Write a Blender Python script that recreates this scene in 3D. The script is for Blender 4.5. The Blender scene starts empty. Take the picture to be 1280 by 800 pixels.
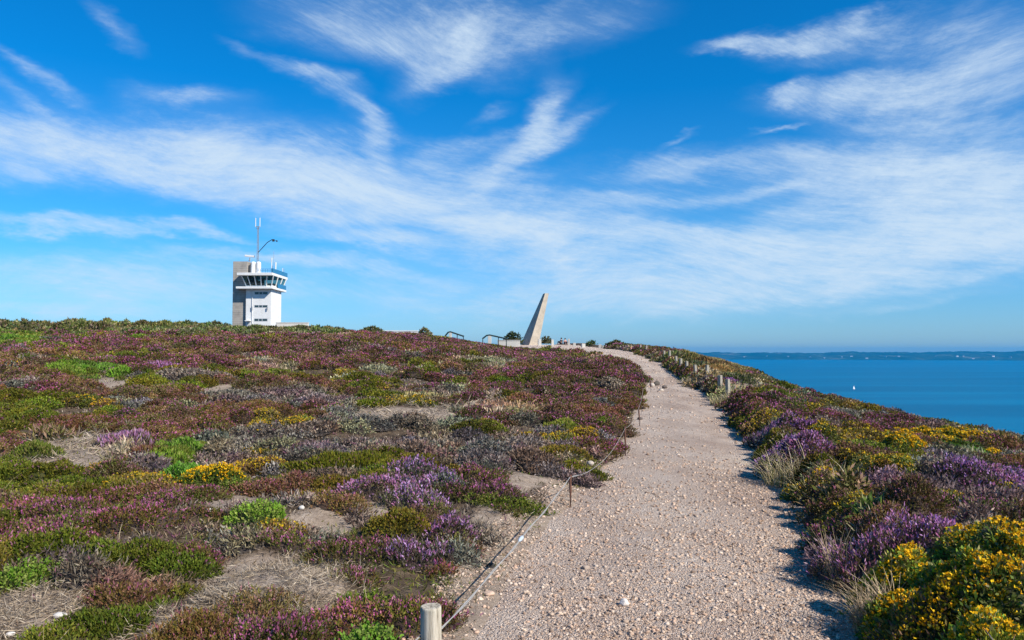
import bpy, bmesh, math, random
import numpy as np
from mathutils import Vector, Matrix

R = math.radians
rng = np.random.default_rng(7)
random.seed(7)
scene = bpy.context.scene
COL = scene.collection
EYE = 1.65
FPX = 1000.0            # focal length in pixels of the 1280 px wide photograph
PITCH = math.atan(40.0 / FPX)

# ------------------------------------------------------------------ helpers
def tag(o, label=None, cat=None, group=None, kind=None):
    if label: o['label'] = label
    if cat: o['category'] = cat
    if group: o['group'] = group
    if kind: o['kind'] = kind
    return o

def empty(name, loc=(0, 0, 0), rz=0.0):
    o = bpy.data.objects.new(name, None)
    o.location = loc
    o.rotation_euler = (0, 0, rz)
    o.empty_display_size = 0.2
    COL.objects.link(o)
    return o

def link_mesh(name, me, mat=None, parent=None, loc=None):
    if mat: me.materials.append(mat)
    o = bpy.data.objects.new(name, me)
    COL.objects.link(o)
    if parent: o.parent = parent
    if loc is not None: o.location = loc
    return o

def bm_obj(name, bm, mat=None, parent=None, loc=None, smooth=False):
    me = bpy.data.meshes.new(name)
    bmesh.ops.recalc_face_normals(bm, faces=bm.faces)
    bm.to_mesh(me); bm.free()
    if smooth:
        me.polygons.foreach_set('use_smooth', [True] * len(me.polygons))
    return link_mesh(name, me, mat, parent, loc)

def copy_tree(o, parent=None):
    c = o.copy(); COL.objects.link(c)
    if parent: c.parent = parent
    for ch in list(o.children): copy_tree(ch, c)
    return c

def add_box(bm, x0, x1, y0, y1, z0, z1, bevel=0.0):
    m = Matrix.Translation(((x0+x1)/2, (y0+y1)/2, (z0+z1)/2)) @ Matrix.Diagonal((x1-x0, y1-y0, z1-z0, 1))
    r = bmesh.ops.create_cube(bm, size=1.0, matrix=m)
    if bevel > 0:
        es = list({e for v in r['verts'] for e in v.link_edges})
        bmesh.ops.bevel(bm, geom=es, offset=bevel, segments=2, affect='EDGES', profile=0.5)

def add_tube(bm, pts, radii, seg=10, cap=True):
    pts = [Vector(p) for p in pts]
    if not hasattr(radii, '__len__'): radii = [radii] * len(pts)
    rings = []
    up = Vector((0, 0, 1))
    for i, p in enumerate(pts):
        d = (pts[min(i+1, len(pts)-1)] - pts[max(i-1, 0)]).normalized()
        a = d.cross(up)
        if a.length < 1e-3: a = d.cross(Vector((0, 1, 0)))
        a.normalize(); b = d.cross(a).normalized()
        rings.append([bm.verts.new(p + (a*math.cos(t) + b*math.sin(t)) * radii[i])
                      for t in [2*math.pi*k/seg for k in range(seg)]])
    for r0, r1 in zip(rings, rings[1:]):
        for k in range(seg):
            bm.faces.new((r0[k], r0[(k+1) % seg], r1[(k+1) % seg], r1[k]))
    if cap:
        bm.faces.new(rings[0][::-1]); bm.faces.new(rings[-1])

def add_poly_prism(bm, pts, z0, z1):
    a = [bm.verts.new((x, y, z0)) for x, y in pts]
    b = [bm.verts.new((x, y, z1)) for x, y in pts]
    n = len(pts)
    for k in range(n): bm.faces.new((a[k], a[(k+1) % n], b[(k+1) % n], b[k]))
    bm.faces.new(a[::-1]); bm.faces.new(b)

# ------------------------------------------------------------------ noise
_LAT = np.random.default_rng(11).random((256, 256))
def vnoise(x, y, seed=0):
    x = np.asarray(x, float) + seed*17.31; y = np.asarray(y, float) + seed*9.77
    xi = np.floor(x).astype(np.int64); yi = np.floor(y).astype(np.int64)
    fx = x - xi; fy = y - yi
    fx = fx*fx*(3-2*fx); fy = fy*fy*(3-2*fy)
    x0 = xi & 255; x1 = (xi+1) & 255; y0 = yi & 255; y1 = (yi+1) & 255
    a = _LAT[x0, y0]*(1-fx) + _LAT[x1, y0]*fx
    b = _LAT[x0, y1]*(1-fx) + _LAT[x1, y1]*fx
    return a*(1-fy) + b*fy
def fbm(x, y, octs=4, seed=0):
    s = 0; a = 0.5; t = 0
    for k in range(octs):
        s = s + a*vnoise(np.asarray(x)*2**k*1.03, np.asarray(y)*2**k*1.03, seed+k*3); t += a; a *= .5
    return s/t
def sstep(a, b, x):
    t = np.clip((np.asarray(x, float)-a)/(b-a), 0, 1)
    return t*t*(3-2*t)

# ------------------------------------------------------------------ land form
PY = [-40, 0, 4.58, 5.9, 7.86, 10.3, 13.1, 17.7, 22.3, 27, 31, 37, 45, 55, 65, 75, 85, 95, 105, 112, 160]
PL = [-8, -1.08, -.25, -.06, .33, 1.05, 1.72, 2.62, 3.5, 4.5, 5.3, 6.0, 6.5, 6.8, 6.7, 6.0, 4.5, 2.2, -.2, -1., -1]
PR = [-6, 1.15, 2.02, 2.42, 2.95, 3.5, 4.15, 5.05, 5.9, 6.55, 6.9, 7.5, 8.6, 9.7, 10.6, 10.8, 10.3, 9.6, 8.8, 8.4, 8.]
ZY = [-40, 0, 15, 17.7, 22.3, 27, 31, 37, 45, 55, 65, 75, 90, 110, 140, 180]
ZP = [0, 0, 0, .03, .12, .31, .45, .68, .95, 1.22, 1.50, 1.78, 2.12, 2.62, 2.9, 2.9]
GY = [-40, 0, 5, 10, 20, 30, 45, 60, 75, 100, 140, 180]
GZ = [.1, .1, .15, .3, .70, 1.15, 1.98, 2.85, 3.6, 4.1, 4.3, 4.3]
SY = [-40, 0, 10, 24, 35, 45, 60, 75, 120]
SV = [.10, .10, .115, .165, .215, .25, .15, .12, .08]
def path_l(y): return np.interp(y, PY, PL) + .10*(vnoise(y*1.3, y*0, 5)-.5) + .06*(vnoise(y*4, y*0, 6)-.5)
def path_r(y): return np.interp(y, PY, PR) + .12*(vnoise(y*1.1, y*0, 8)-.5) + .06*(vnoise(y*4, y*0, 9)-.5)
MOUNDS = [  # soil humps and hollows (x, y, radius, height)
    (-1.62, 5.35, .75, .20), (-2.45, 5.6, .55, -.08), (13.8, 60, 4.0, .22), (-.3, 6.8, .5, -.05),
    (5.0, 36.5, 2.2, .10), (-2.2, 7.0, .9, .10), (3, 80, 8, -.32),
]
def land(x, y):
    x = np.asarray(x, float); y = np.asarray(y, float)
    zp = np.interp(y, ZY, ZP); gl = np.interp(y, GY, GZ)
    l = path_l(y); r = path_r(y)
    dl = l - x; dr = x - r
    t = np.clip(dl/34., 0, 1); t = t*(1.5-.5*t*t)
    z = zp + (gl-zp)*np.where(dl > 0, t, 0)
    z = z + np.where(dl > 0, .05*sstep(0, .5, dl)*sstep(50, 40, y) - .46*sstep(.0, 1.3, dl)*sstep(14, 5, dl)*sstep(36, 50, y)*sstep(125, 112, y), 0)
    sl = np.interp(y, SY, SV)
    z = z + np.where(dr > 0, .21*sstep(-.05, .38, dr) - .17*sstep(.6, 4, dr) - sl*np.clip(dr-.5, 0, None)*sstep(0.3, 4, dr), 0)
    off = sstep(.0, .8, np.maximum(dl, dr))
    z = z + off*(1-.75*sstep(44, 56, y)*sstep(14, 8, np.abs(dl-1)))*((.34+.22*sstep(14, 30, y)*sstep(85, 60, y))*(fbm(x/2.8, y/2.8, 3, 21)-.5) + .12*(fbm(x/.8, y/.8, 3, 25)-.5)*sstep(60, 20, y) + .11*(fbm(x/.20, y/.20, 3, 27)-.5)*sstep(16, 9, y))
    for mx, my, mr, mh in MOUNDS:
        d2 = ((x-mx)**2 + (y-my)**2)/(mr*mr)
        z = z + mh*np.exp(-d2*1.4)*off
    # cliffs: the land ends right of the path, far beyond the monument and far to the left
    edge = 15.6 + 2.2*(fbm(y/9., y*0, 3, 31)-.5)
    over = np.clip(x-edge, 0, None)
    z = z - np.minimum(.09*over**1.75, 100)
    over = np.clip(y-190 - 25*fbm(x/40, y/40, 3, 33), 0, None); z = z - np.minimum(.02*over**1.7, 100)
    over = np.clip(-x-260, 0, None); z = z - np.minimum(.02*over**1.7, 100)
    over = np.clip(-y-120, 0, None); z = z - np.minimum(.02*over**1.7, 100)
    return z
def inside(x, y):
    return np.minimum(x-path_l(y), path_r(y)-x)
def ground(x, y):          # the soil: sunk a little where the gravel lies on it
    return land(x, y) - .07*sstep(-.02, .12, inside(x, y))
def path_z(x, y):
    ins = inside(x, y)
    crown = .03*sstep(0, 1.2, ins)
    return (land(x, y) + crown - .012 + .03*(fbm(x/.5, y/.5, 3, 41)-.5) - .05*sstep(0.02, -.3, ins))

def pix_ray(px, py):
    u = (px-640)/FPX; v = (400-py)/FPX
    c, s = math.cos(PITCH), math.sin(PITCH)
    return Vector((u, c - v*s, s + v*c))
def at_ground(px, py):
    d = pix_ray(px, py)
    y = 2.0; prev = None
    while y < 180:
        t = y/d.y
        f = EYE + d.z*t - float(land(d.x*t, y))
        if f < 0: break
        y *= 1.004
    return Vector((d.x*y/d.y, y, float(land(d.x*y/d.y, y))))
def at_depth(px, py, y):
    d = pix_ray(px, py); t = y/d.y
    return Vector((d.x*t, y, EYE + d.z*t))
def project(x, y, z):
    c, s = math.cos(PITCH), math.sin(PITCH)
    dz = z-EYE
    yy = np.maximum(y*c + dz*s, .05); vv = -y*s + dz*c
    return 640 + FPX*x/yy, 400 - FPX*vv/yy

# ------------------------------------------------------------------ materials
def new_mat(name):
    m = bpy.data.materials.new(name); m.use_nodes = True
    nt = m.node_tree
    return m, nt, nt.nodes['Principled BSDF']
def N(nt, typ, **kw):
    n = nt.nodes.new(typ)
    for k, v in kw.items():
        if k.startswith('in_'):
            key = k[3:]
            n.inputs[int(key) if key.isdigit() else key].default_value = v
        else: setattr(n, k, v)
    return n
def ramp(nt, fac, stops):
    n = nt.nodes.new('ShaderNodeValToRGB')
    while len(n.color_ramp.elements) > 1: n.color_ramp.elements.remove(n.color_ramp.elements[-1])
    for i, (p, c) in enumerate(stops):
        e = n.color_ramp.elements[0] if i == 0 else n.color_ramp.elements.new(p)
        e.position = p; e.color = (*c, 1)
    nt.links.new(fac, n.inputs[0])
    return n.outputs[0]
def mixc(nt, fac, a, b, mode='MIX'):
    n = nt.nodes.new('ShaderNodeMix'); n.data_type = 'RGBA'; n.blend_type = mode
    for sock, v in ((n.inputs[0], fac), (n.inputs[6], a), (n.inputs[7], b)):
        if isinstance(v, bpy.types.NodeSocket): nt.links.new(v, sock)
        elif isinstance(v, (int, float)): sock.default_value = v
        else: sock.default_value = (*v, 1)
    return n.outputs[2]
def noise_out(nt, vec, scale, detail=6, rough=.6, out='Fac'):
    n = N(nt, 'ShaderNodeTexNoise'); n.inputs['Scale'].default_value = scale
    n.inputs['Detail'].default_value = detail; n.inputs['Roughness'].default_value = rough
    if vec is not None: nt.links.new(vec, n.inputs['Vector'])
    return n.outputs[out]
def bump(nt, bsdf, height, strength, dist):
    b = N(nt, 'ShaderNodeBump'); b.inputs['Strength'].default_value = strength; b.inputs['Distance'].default_value = dist
    nt.links.new(height, b.inputs['Height']); nt.links.new(b.outputs[0], bsdf.inputs['Normal'])
def plain_mat(name, col, rough=.7, var=.15, scale=3.0, bump_s=.0, metallic=0.0, spec=.3):
    m, nt, p = new_mat(name)
    tc = N(nt, 'ShaderNodeTexCoord')
    n1 = noise_out(nt, tc.outputs['Object'], scale, 8, .65)
    c = ramp(nt, n1, [(.25, tuple(v*(1-var) for v in col)), (.75, tuple(min(1, v*(1+var)) for v in col))])
    nt.links.new(c, p.inputs['Base Color'])
    p.inputs['Roughness'].default_value = rough; p.inputs['Metallic'].default_value = metallic
    p.inputs['Specular IOR Level'].default_value = spec
    if bump_s: bump(nt, p, noise_out(nt, tc.outputs['Object'], scale*6, 6, .7), bump_s, .02)
    return m

def foliage_mat(name='heath_foliage', trans=.20):
    m, nt, p = new_mat(name)
    at = N(nt, 'ShaderNodeAttribute', attribute_name='Col')
    nt.links.new(at.outputs['Color'], p.inputs['Base Color'])
    p.inputs['Roughness'].default_value = .65
    p.inputs['Specular IOR Level'].default_value = .15
    tr = N(nt, 'ShaderNodeBsdfTranslucent'); nt.links.new(at.outputs['Color'], tr.inputs['Color'])
    mx = N(nt, 'ShaderNodeMixShader'); mx.inputs[0].default_value = trans
    nt.links.new(p.outputs[0], mx.inputs[1]); nt.links.new(tr.outputs[0], mx.inputs[2])
    out = nt.nodes['Material Output']; nt.links.new(mx.outputs[0], out.inputs['Surface'])
    return m
M_FOL = foliage_mat()

def soil_mat():
    m, nt, p = new_mat('heath_soil')
    g = N(nt, 'ShaderNodeNewGeometry'); v = g.outputs['Position']
    n1 = noise_out(nt, v, 1.2, 8, .65); n2 = noise_out(nt, v, 9, 8, .7); n3 = noise_out(nt, v, 60, 6, .7)
    bare = N(nt, 'ShaderNodeAttribute', attribute_name='bare')
    pale = ramp(nt, n2, [(.25, (.17, .125, .092)), (.5, (.33, .258, .198)), (.72, (.50, .41, .325))])
    litter = ramp(nt, n2, [(.3, (.035, .026, .018)), (.52, (.11, .078, .052)), (.7, (.21, .155, .10))])
    ad = N(nt, 'ShaderNodeMath', operation='ADD'); nt.links.new(bare.outputs['Fac'], ad.inputs[0])
    sb = N(nt, 'ShaderNodeMath', operation='MULTIPLY_ADD'); nt.links.new(n1, sb.inputs[0]); sb.inputs[1].default_value = 1.1; sb.inputs[2].default_value = -.55
    nt.links.new(sb.outputs[0], ad.inputs[1])
    f = ramp(nt, ad.outputs[0], [(.30, (0, 0, 0)), (.85, (1, 1, 1))])
    c = mixc(nt, f, litter, pale)
    vor = N(nt, 'ShaderNodeTexVoronoi'); vor.inputs['Scale'].default_value = 26; nt.links.new(v, vor.inputs['Vector'])
    st = ramp(nt, vor.outputs['Distance'], [(.10, (1, 1, 1)), (.2, (0, 0, 0))])
    stm = N(nt, 'ShaderNodeMath', operation='MULTIPLY'); nt.links.new(st, stm.inputs[0]); nt.links.new(f, stm.inputs[1])
    stm2 = N(nt, 'ShaderNodeMath', operation='MULTIPLY'); nt.links.new(stm.outputs[0], stm2.inputs[0]); stm2.inputs[1].default_value = .45
    c = mixc(nt, stm2.outputs[0], c, (.52, .47, .42))
    c = mixc(nt, .5, c, ramp(nt, n3, [(.3, (.35, .33, .3)), (.7, (1, 1, 1))]), 'MULTIPLY')
    nt.links.new(c, p.inputs['Base Color'])
    p.inputs['Roughness'].default_value = .95; p.inputs['Specular IOR Level'].default_value = .1
    bump(nt, p, mixc(nt, .5, n2, n3), .8, .04)
    return m

def gravel_ground_mat():
    m, nt, p = new_mat('gravel_path')
    g = N(nt, 'ShaderNodeNewGeometry'); v = g.outputs['Position']
    pm = N(nt, 'ShaderNodeMapping'); pm.inputs['Scale'].default_value = (.9, .38, 1); nt.links.new(v, pm.inputs[0])
    big = noise_out(nt, pm.outputs[0], 1.0, 6, .62); mid = noise_out(nt, v, 5, 8, .7)
    v1 = N(nt, 'ShaderNodeTexVoronoi'); v1.inputs['Scale'].default_value = 48; nt.links.new(v, v1.inputs['Vector'])
    v2 = N(nt, 'ShaderNodeTexVoronoi'); v2.inputs['Scale'].default_value = 115; nt.links.new(v, v2.inputs['Vector'])
    base = ramp(nt, big, [(.35, (.38, .26, .19)), (.50, (.57, .435, .335)), (.64, (.70, .575, .465))])
    stones = ramp(nt, v1.outputs['Color'], [(.1, (.24, .175, .135)), (.5, (.59, .46, .365)), (.9, (.85, .75, .65))])
    fines = ramp(nt, v2.outputs['Color'], [(.1, (.20, .148, .115)), (.5, (.51, .395, .315)), (.95, (.79, .68, .58))])
    k = ramp(nt, mid, [(.42, (0, 0, 0)), (.60, (1, 1, 1))])
    c = mixc(nt, k, fines, stones)
    c = mixc(nt, .55, c, base)
    nt.links.new(c, p.inputs['Base Color'])
    p.inputs['Roughness'].default_value = .92; p.inputs['Specular IOR Level'].default_value = .15
    hh = mixc(nt, .4, v1.outputs['Distance'], v2.outputs['Distance'])
    inv = N(nt, 'ShaderNodeInvert'); nt.links.new(hh, inv.inputs['Color'])
    bump(nt, p, inv.outputs[0], 1.0, .045)
    return m

def pebble_mat():
    m, nt, p = new_mat('pebble_stone')
    at = N(nt, 'ShaderNodeAttribute', attribute_name='Col')
    g = N(nt, 'ShaderNodeNewGeometry')
    n = noise_out(nt, g.outputs['Position'], 70, 5, .7)
    c = mixc(nt, .55, at.outputs['Color'], ramp(nt, n, [(.3, (.45, .43, .42)), (.7, (1, 1, 1))]), 'MULTIPLY')
    nt.links.new(c, p.inputs['Base Color']); p.inputs['Roughness'].default_value = .85
    p.inputs['Specular IOR Level'].default_value = .2
    bump(nt, p, n, .5, .01)
    return m

def sea_mat():
    m, nt, p = new_mat('sea_water')
    g = N(nt, 'ShaderNodeNewGeometry'); v = g.outputs['Position']
    mp = N(nt, 'ShaderNodeMapping'); mp.inputs['Scale'].default_value = (.0008, .004, 1); nt.links.new(v, mp.inputs[0])
    n1 = noise_out(nt, mp.outputs[0], 1, 6, .6)
    mp2 = N(nt, 'ShaderNodeMapping'); mp2.inputs['Scale'].default_value = (.05, .12, 1); nt.links.new(v, mp2.inputs[0])
    n2 = noise_out(nt, mp2.outputs[0], 1, 8, .7)
    c = ramp(nt, n1, [(.34, (.0, .095, .19)), (.52, (.0, .118, .235)), (.66, (.0, .155, .285))])
    c = mixc(nt, .25, c, ramp(nt, n2, [(.35, (.3, .5, .6)), (.7, (1.3, 1.3, 1.3))]), 'MULTIPLY')
    nt.links.new(c, p.inputs['Base Color'])
    p.inputs['Roughness'].default_value = .5; p.inputs['Specular IOR Level'].default_value = .06
    bump(nt, p, n2, .6, 2.0)
    return m

def hill_mat():
    m, nt, p = new_mat('far_shore')
    g = N(nt, 'ShaderNodeNewGeometry'); v = g.outputs['Position']
    mp = N(nt, 'ShaderNodeMapping'); mp.inputs['Scale'].default_value = (.0035, .0012, .012); nt.links.new(v, mp.inputs[0])
    n1 = noise_out(nt, mp.outputs[0], 1, 6, .7)
    c = ramp(nt, n1, [(.42, (.014, .034, .018)), (.54, (.028, .05, .032)), (.62, (.09, .10, .07)), (.70, (.24, .22, .18))])
    nt.links.new(c, p.inputs['Base Color']); p.inputs['Roughness'].default_value = 1
    p.inputs['Specular IOR Level'].default_value = 0
    return m

def concrete_mat(name, col, line_h=.0, stain=.3):
    m, nt, p = new_mat(name)
    tc = N(nt, 'ShaderNodeTexCoord'); v = tc.outputs['Object']
    n1 = noise_out(nt, v, 1.1, 8, .65); n2 = noise_out(nt, v, 14, 6, .7)
    c = ramp(nt, n1, [(.3, tuple(x*(1-stain) for x in col)), (.55, col), (.8, tuple(min(1, x*(1+stain*.4)) for x in col))])
    c = mixc(nt, .35, c, ramp(nt, n2, [(.3, (.6, .6, .6)), (.7, (1, 1, 1))]), 'MULTIPLY')
    if line_h:
        w = N(nt, 'ShaderNodeTexWave', wave_type='BANDS', bands_direction='Z'); w.inputs['Scale'].default_value = line_h
        w.inputs['Distortion'].default_value = .4; nt.links.new(v, w.inputs['Vector'])
        c = mixc(nt, .6, c, ramp(nt, w.outputs['Fac'], [(.04, (.5, .5, .5)), (.16, (1, 1, 1))]), 'MULTIPLY')
    nt.links.new(c, p.inputs['Base Color']); p.inputs['Roughness'].default_value = .9
    p.inputs['Specular IOR Level'].default_value = .2
    bump(nt, p, n2, .4, .02)
    return m

def wood_mat():
    m, nt, p = new_mat('weathered_wood')
    tc = N(nt, 'ShaderNodeTexCoord'); v = tc.outputs['Object']
    mp = N(nt, 'ShaderNodeMapping'); mp.inputs['Scale'].default_value = (30, 30, 2.2); nt.links.new(v, mp.inputs[0])
    n1 = noise_out(nt, mp.outputs[0], 1.5, 8, .7)
    c = ramp(nt, n1, [(.36, (.09, .07, .05)), (.46, (.36, .31, .235)), (.62, (.56, .50, .40))])
    n2 = noise_out(nt, v, 8, 5, .6)
    c = mixc(nt, ramp(nt, n2, [(.5, (0, 0, 0)), (.8, (.5, .5, .5))]), c, (.36, .34, .26))
    nt.links.new(c, p.inputs['Base Color']); p.inputs['Roughness'].default_value = .9
    p.inputs['Specular IOR Level'].default_value = .1
    bump(nt, p, n1, .8, .01)
    return m
M_SOIL, M_PATH, M_PEB, M_SEA, M_HILL = soil_mat(), gravel_ground_mat(), pebble_mat(), sea_mat(), hill_mat()
M_WOOD = wood_mat()
M_POST = plain_mat('grey_post_wood', (.30, .265, .21), .9, .35, 14, .5)
M_WHITE = concrete_mat('white_render', (.74, .735, .71), .0, .13)
M_CONC = concrete_mat('board_marked_concrete', (.38, .345, .30), 1.05)
M_STONE = concrete_mat('monument_granite', (.54, .46, .355), .0, .30)
M_GLASS, _nt, _p = new_mat('window_glass')
_p.inputs['Base Color'].default_value = (.03, .05, .055, 1); _p.inputs['Roughness'].default_value = .06
_p.inputs['Specular IOR Level'].default_value = .6
M_BLUE = plain_mat('blue_panel', (.02, .17, .33), .45, .1, 3)
M_STEEL = plain_mat('galvanised_steel', (.34, .36, .38), .5, .12, 6, metallic=.5)
M_DARK = plain_mat('dark_metal', (.03, .035, .04), .6, .2, 5)
M_RUST = plain_mat('rusty_iron', (.13, .06, .04), .9, .4, 30)
M_ROPE = plain_mat('pale_rope', (.30, .29, .275), .9, .25, 60)
M_GREENRAIL = plain_mat('dark_green_rail', (.012, .03, .03), .6, .1, 4)
M_SLATE = plain_mat('slate_roof', (.07, .08, .09), .7, .2, 3)

# ------------------------------------------------------------------ quad soups
def quad_mesh(name, Q, C=None, mat=M_FOL, parent=None, origin=(0, 0, 0), smooth=False):
    n = len(Q)
    me = bpy.data.meshes.new(name)
    V = (np.asarray(Q, np.float32).reshape(-1, 3) - np.asarray(origin, np.float32))
    me.vertices.add(n*4); me.vertices.foreach_set('co', V.ravel())
    me.loops.add(n*4); me.loops.foreach_set('vertex_index', np.arange(n*4, dtype=np.int32))
    me.polygons.add(n); me.polygons.foreach_set('loop_start', np.arange(0, n*4, 4, dtype=np.int32))
    me.update(calc_edges=True)
    if C is not None:
        a = me.attributes.new('Col', 'FLOAT_COLOR', 'POINT')
        cc = np.ones((n*4, 4), np.float32); cc[:, :3] = np.clip(np.asarray(C, np.float32).reshape(-1, 3), 0, 1)
        a.data.foreach_set('color', cc.ravel())
    me.validate()
    return link_mesh(name, me, mat, parent, origin if parent is None else None)

def unit(v): return v/np.maximum(np.linalg.norm(v, axis=-1, keepdims=True), 1e-9)
def rvec(n): return unit(rng.normal(size=(n, 3)))
def pick(cols, n):
    cols = np.asarray(cols, float); return cols[rng.integers(0, len(cols), n)]

def spikes(P, D, L, W, Cb, Ct, mid=.45):
    n = len(P)
    S = unit(np.cross(D, rvec(n)))*W[:, None]*.5
    M = P + D*(L*mid)[:, None]
    Q = np.stack([P, M+S, P+D*L[:, None], M-S], 1)
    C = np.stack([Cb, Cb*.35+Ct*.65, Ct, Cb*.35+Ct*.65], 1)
    return Q, C

# plant kinds: sizes in metres, albedo colours
SP = {
 'heather': dict(L=.062, W=.0080, cov=1.5, mix=(.8, .7, .6), core=(.06, .042, .032),
     leaf=[(.085, .075, .016), (.13, .11, .022), (.14, .08, .03), (.18, .095, .042), (.17, .14, .032), (.11, .11, .016)],
     flower=[(.40, .10, .24), (.32, .07, .19), (.46, .16, .29), (.29, .075, .13), (.24, .06, .10), (.38, .13, .20)], bloom=.36, low=.10),
 'ling': dict(L=.085, W=.0085, cov=1.5, mix=(.5, .95, .45), core=(.07, .048, .042),
     leaf=[(.11, .09, .05), (.14, .085, .075), (.085, .085, .035), (.17, .13, .10)],
     flower=[(.40, .20, .42), (.36, .15, .36), (.48, .28, .48), (.34, .12, .26), (.30, .10, .20)], bloom=.60, low=.15),
 'brown': dict(L=.06, W=.0075, cov=1.5, mix=(.8, .6, .7), core=(.065, .042, .03),
     leaf=[(.17, .095, .036), (.22, .13, .06), (.15, .115, .024), (.18, .085, .042), (.27, .19, .095), (.13, .115, .02)],
     flower=[(.28, .09, .14), (.28, .12, .13)], bloom=.20, low=.15),
 'olive': dict(L=.042, W=.0065, cov=1.9, mix=(1., .55, .45), core=(.05, .05, .014),
     leaf=[(.12, .13, .012), (.17, .165, .016), (.15, .12, .018), (.22, .21, .025), (.10, .13, .014)],
     flower=[(.24, .10, .14)], bloom=.05, low=.0),
 'dead': dict(L=.085, W=.005, cov=1.15, mix=(.5, .3, .95), core=(.05, .04, .034),
     leaf=[(.20, .155, .125), (.27, .22, .175), (.13, .10, .08), (.33, .27, .205), (.075, .055, .045), (.23, .165, .115)],
     flower=[(.2, .07, .12)], bloom=.02, low=.0),
 'gorse': dict(L=.055, W=.013, cov=2.3, mix=(.8, .5, .75), core=(.07, .08, .02),
     leaf=[(.12, .18, .022), (.18, .24, .03), (.23, .25, .05), (.13, .13, .035), (.25, .20, .09)],
     flower=[(.78, .44, .008), (.85, .54, .012), (.72, .36, .006)], bloom=.0, low=.0, pom=1.3),
 'yellow': dict(L=.05, W=.010, cov=1.5, mix=(.7, .6, .75), core=(.055, .05, .018),
     leaf=[(.15, .135, .022), (.19, .17, .025), (.14, .10, .04), (.22, .17, .07)],
     flower=[(.58, .36, .01), (.56, .42, .02), (.54, .28, .02)], bloom=.0, low=.0, pom=.40),
 'green': dict(L=.055, W=.016, cov=1.5, mix=(.7, .7, .75), core=(.045, .055, .015),
     leaf=[(.10, .19, .014), (.15, .24, .022), (.13, .17, .025), (.21, .24, .05)],
     flower=[(.5, .4, .03)], bloom=.0, low=.0),
 'scrub': dict(L=.14, W=.025, cov=1.4, mix=(.6, .6, 1.0), core=(.05, .05, .018),
     leaf=[(.09, .125, .024), (.14, .16, .03), (.24, .20, .09), (.12, .10, .035), (.33, .27, .15), (.17, .19, .05)],
     flower=[(.5, .4, .03)], bloom=.0, low=.0),
 'bracken': dict(L=.14, W=.025, cov=1.4, mix=(.7, .7, .8), core=(.08, .05, .025),
     leaf=[(.34, .20, .075), (.42, .28, .12), (.27, .17, .07), (.20, .18, .05)],
     flower=[(.5, .4, .03)], bloom=.0, low=.0),
 'straw': dict(L=.17, W=.006, cov=.9, mix=(.3, .8, .8), core=(.18, .135, .085),
     leaf=[(.44, .34, .21), (.52, .42, .27), (.36, .27, .16), (.29, .24, .12), (.22, .17, .11)],
     flower=[(.4, .2, .2)], bloom=.0, low=.1),
}

def dome_pts(m, idx, ux, uy):
    """points on the mounds m (array: cx, cy, rx, ry, rot, h, seed): world xyz and normals"""
    cx, cy, rx, ry, ro, h, sd = m[idx].T
    th = np.arctan2(uy, ux); rho = np.hypot(ux, uy)
    wob = 1 + .16*np.sin(3*th+sd*7) + .10*np.sin(5*th+sd*13) + .06*np.sin(9*th+sd*29)
    lx = ux*rx*wob; ly = uy*ry*wob
    c, s = np.cos(ro), np.sin(ro)
    x = cx + lx*c - ly*s; y = cy + lx*s + ly*c
    prof = np.clip(1-rho**2.4, 0, 1)**.62
    lump = .72 + .56*fbm(x/.22+sd*5, y/.22+sd*3, 2, 51)
    zz = h*prof*lump
    nrm = np.stack([(ux*c-uy*s)*1.1*rho, (ux*s+uy*c)*1.1*rho, np.clip(h/np.maximum(rx, ry), .15, 1.2)**-.6*np.maximum(1-rho*.8, .25)], 1)
    return x, y, zz, unit(nrm)

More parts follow.
